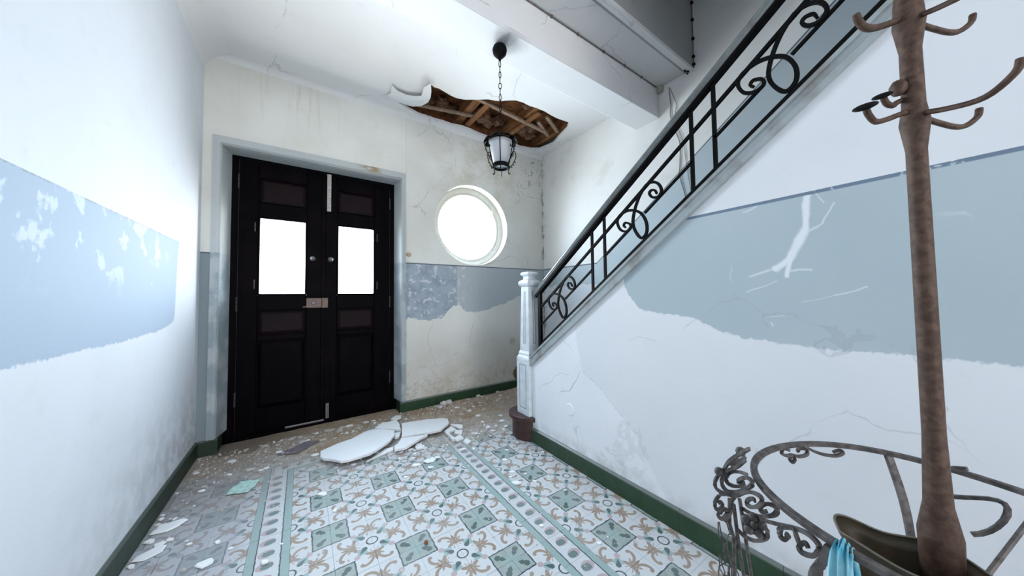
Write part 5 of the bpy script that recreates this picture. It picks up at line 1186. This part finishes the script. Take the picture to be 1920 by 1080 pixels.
def relabel():
    """every chip is told apart by size, nearest landmark, side of it and order of nearness"""
    words = ['nearest', 'second nearest', 'third nearest', 'fourth nearest', 'fifth nearest', 'sixth nearest', 'seventh nearest', 'eighth nearest', 'ninth nearest', 'tenth nearest', 'eleventh nearest', 'twelfth nearest', 'thirteenth nearest', 'fourteenth nearest', 'fifteenth nearest'] + ['one of the furthest']*60
    bins = {}
    for o in chips:
        x, y, w = o.location.x, o.location.y, o.scale.x
        l = min(LAND, key=lambda l: math.hypot(l[1]-x, l[2]-y)); dx, dy = x - l[1], y - l[2]
        dr = ('right of' if dx > 0 else 'left of') if abs(dx) > abs(dy) else ('behind' if dy > 0 else 'in front of')
        s_ = 'minute' if w < .022 else 'tiny' if w < .028 else 'small' if w < .036 else 'medium' if w < .05 else 'large' if w < .075 else 'huge'
        tone = 'brownish' if o.data.materials[0] is M_FLAKE2 else 'grey' if o.data.materials[0] is M_FLAKE3 else 'white'
        bins.setdefault((s_, tone, dr, l[0]), []).append((math.hypot(dx, dy), o))
    for (s_, tone, dr, l), lst in bins.items():
        lst.sort(key=lambda q: q[0])
        for i, (d_, o) in enumerate(lst):
            if len(lst) == 1: o['label'] = '%s %s plaster chip %s %s' % (s_, tone, dr, l)
            else: o['label'] = '%s %s plaster chip %s %s, %s' % (s_, tone, dr, l, words[i])
special = {0: 'widest flat plaster plate against the left skirting', 3: 'long pointed plaster plate nearest the camera on the left', 1: 'second plaster plate overlapping the widest one by the left skirting',
           7: 'oblong plaster chip alone on the left aisle tiles nearest the camera', 28: 'thin white chip on the second green square of the central floor panel', 30: 'white chip on a dotted border tile near the bottom of the left border band',
           19: 'pale oval chip resting by the dull purple rag', 33: 'widest white chip on the green square before the right slab', 45: 'white chip alone on the large green square by the stair wall',
           8: 'small chip with dark shadow on the left aisle between border and skirting'}
for i, (x, y, w) in enumerate(CH):
    if y > 3.32: y = 3.30
    lab, grp = zone(x, y)
    far_ = y > 2.85
    me = (CM3 if far_ and random.random() < .6 else CM)[i % 10]
    rz = None
    if i in (0, 3): rz = 0.15 if i == 0 else 0.45
    if x < L + 0.014 + w*0.5: x = L + 0.016 + w*0.5
    if i in special: chip(x, y, w, me, special[i], None, rz)
    else: chips.append(chip(x, y, w, me, lab, grp, rz))
rd = random.Random(11)
nn = 0
while nn < 205:
    r_ = rd.random()
    if r_ < 0.62: x, y = rd.uniform(-0.45, 2.45), D - 0.03 - abs(rd.gauss(0, 0.22))
    elif r_ < 0.80: x, y = rd.gauss(1.30, 0.22), rd.gauss(2.45, 0.25)
    elif r_ < 0.90: x, y = rd.gauss(0.75, 0.25), rd.gauss(2.45, 0.12)
    elif r_ < 0.95: x, y = L + 0.03 + abs(rd.gauss(0, 0.08)), rd.uniform(2.0, 3.2)
    else: x, y = rd.uniform(-0.6, 1.5), rd.uniform(1.3, 2.6)
    if not (L+.03 < x < (S-0.03 if y < 2.36 else 2.6) and 0.9 < y < D-.02): continue
    if 1.44 < x < 1.8 and 1.98 < y < 2.37: continue
    w = min(0.075, max(0.014, rd.lognormvariate(math.log(0.036), 0.45)))
    lab, grp = zone(x, y)
    if y > 2.8: me = rd.choice(CM3 + CM2 + CM[:5]); 
    else: me = rd.choice(CM); w *= 0.8
    chips.append(chip(x, y, w, me, lab, 'small ' + grp, rd.uniform(-3, 3))); nn += 1
relabel()
# grit too fine to count
b = MB(); rd = random.Random(5)
def grit(x, y, w):
    a = rd.uniform(0, 6.28); z0 = ground(x, y); n = 4
    b.loft([[(x + w*math.cos(a + 2*PI*i/n)*rd.uniform(.6, 1), y + w*math.sin(a + 2*PI*i/n)*rd.uniform(.6, 1), z0 - 0.0005) for i in range(n)], [(x + w*.6*math.cos(a + 2*PI*i/n), y + w*.6*math.sin(a + 2*PI*i/n), z0 + w*rd.uniform(.4, .8)) for i in range(n)]])
for _ in range(3600):
    r_ = rd.random()
    if r_ < 0.6: x, y = rd.uniform(L+.03, 2.5), D - 0.02 - abs(rd.gauss(0, 0.3))
    elif r_ < 0.8: x, y = rd.gauss(1.2, 0.35), rd.gauss(2.5, 0.25)
    elif r_ < 0.9: x, y = rd.gauss(0.6, 0.4), rd.gauss(2.45, 0.15)
    else: x, y = rd.uniform(L+.02, 1.5), rd.uniform(0.9, 2.7)
    if not (L+.02 < x < (S-0.02 if y < 2.36 else 2.6) and 0.7 < y < D-.02): continue
    if 1.46 < x < 1.8 and 2.0 < y < 2.35: continue
    grit(x, y, min(0.016, rd.lognormvariate(math.log(0.0045), 0.5)))
tag(b.obj('plaster_grit', M_FLAKE3), 'fine white plaster grit sprinkled over tiles and dust', 'grit', kind='stuff')
# pale lumps heaped against the skirting
for i, (x, y, s_) in enumerate([(1.37, 3.30, .040), (1.30, 3.27, .045), (1.24, 3.22, .030), (1.75, 3.31, .028), (2.02, 3.31, .024)]):
    b = MB(); bmesh.ops.create_icosphere(b.b, subdivisions=2, radius=s_)
    for v in b.b.verts: v.co *= 1 + 0.25*mn_.noise(v.co*40 + Vector((i, 0, 0))); v.co.z *= 0.6
    bmesh.ops.translate(b.b, verts=b.b.verts, vec=(x, y, ground(x, y) + s_*0.45))
    o = b.obj('plaster_lump', M_FLAKE3, loc=(x, y, ground(x, y)))
    tag(o, ['rounded grey plaster lump highest in the heap at the skirting', 'widest grey plaster lump against the front skirting', 'grey plaster lump left of the heap at the front skirting', 'small plaster lump mid-way along the front skirting', 'small plaster lump furthest right along the front skirting'][i], 'plaster', 'lumps against the front skirting')
# odd bits
b = MB(); bmesh.ops.create_icosphere(b.b, subdivisions=2, radius=0.010)
for v in b.b.verts: v.co *= 1 + 0.3*mn_.noise(v.co*150); v.co.z *= 0.7
bmesh.ops.translate(b.b, verts=b.b.verts, vec=(0.51, 1.52, 0.006)); tag(b.obj('brick_crumb', M_ORANGE, loc=(0.51, 1.52, 0)), 'rusty orange crumb of brick on a green square tile', 'rubble')
def sheet(name, quad, z0, mt, label, cat, nxs=14, amp=0.006, seed=0.0):
    b = MB(); rows = []
    q = [Vector(p) for p in quad]
    for j in range(nxs+1):
        row = []
        for i in range(nxs+1):
            u, v = i/nxs, j/nxs
            p = q[0]*(1-u)*(1-v) + q[1]*u*(1-v) + q[2]*u*v + q[3]*(1-u)*v
            e = 0.012*mn_.noise(Vector((p.x*30, p.y*30, seed)))
            row.append(b.b.verts.new((p.x + e, p.y - e, z0 + amp*(0.6 + mn_.noise(Vector((p.x*38, p.y*38, seed+2)))) )))
        rows.append(row)
    for a_, c_ in zip(rows, rows[1:]):
        for i in range(nxs): b.b.faces.new((a_[i], a_[i+1], c_[i+1], c_[i]))
    o = b.obj(name, mt, loc=(q[0].x, q[0].y, z0), smooth=True); md = o.modifiers.new('t', 'SOLIDIFY'); md.thickness = 0.001
    return tag(o, label, cat)
sheet('paper_scrap', [(-0.385, 2.600), (-0.266, 2.548), (-0.215, 2.69), (-0.326, 2.735)], 0.002, M_MINT, 'crumpled mint green paper scrap on the left aisle tiles', 'paper')
sheet('rag', [(-0.148, 3.02), (-0.02, 2.96), (0.135, 3.10), (0.05, 3.16)], 0.004, M_RAG, 'dull purple rag lying flat in the dust before the door', 'rag', seed=4.0)
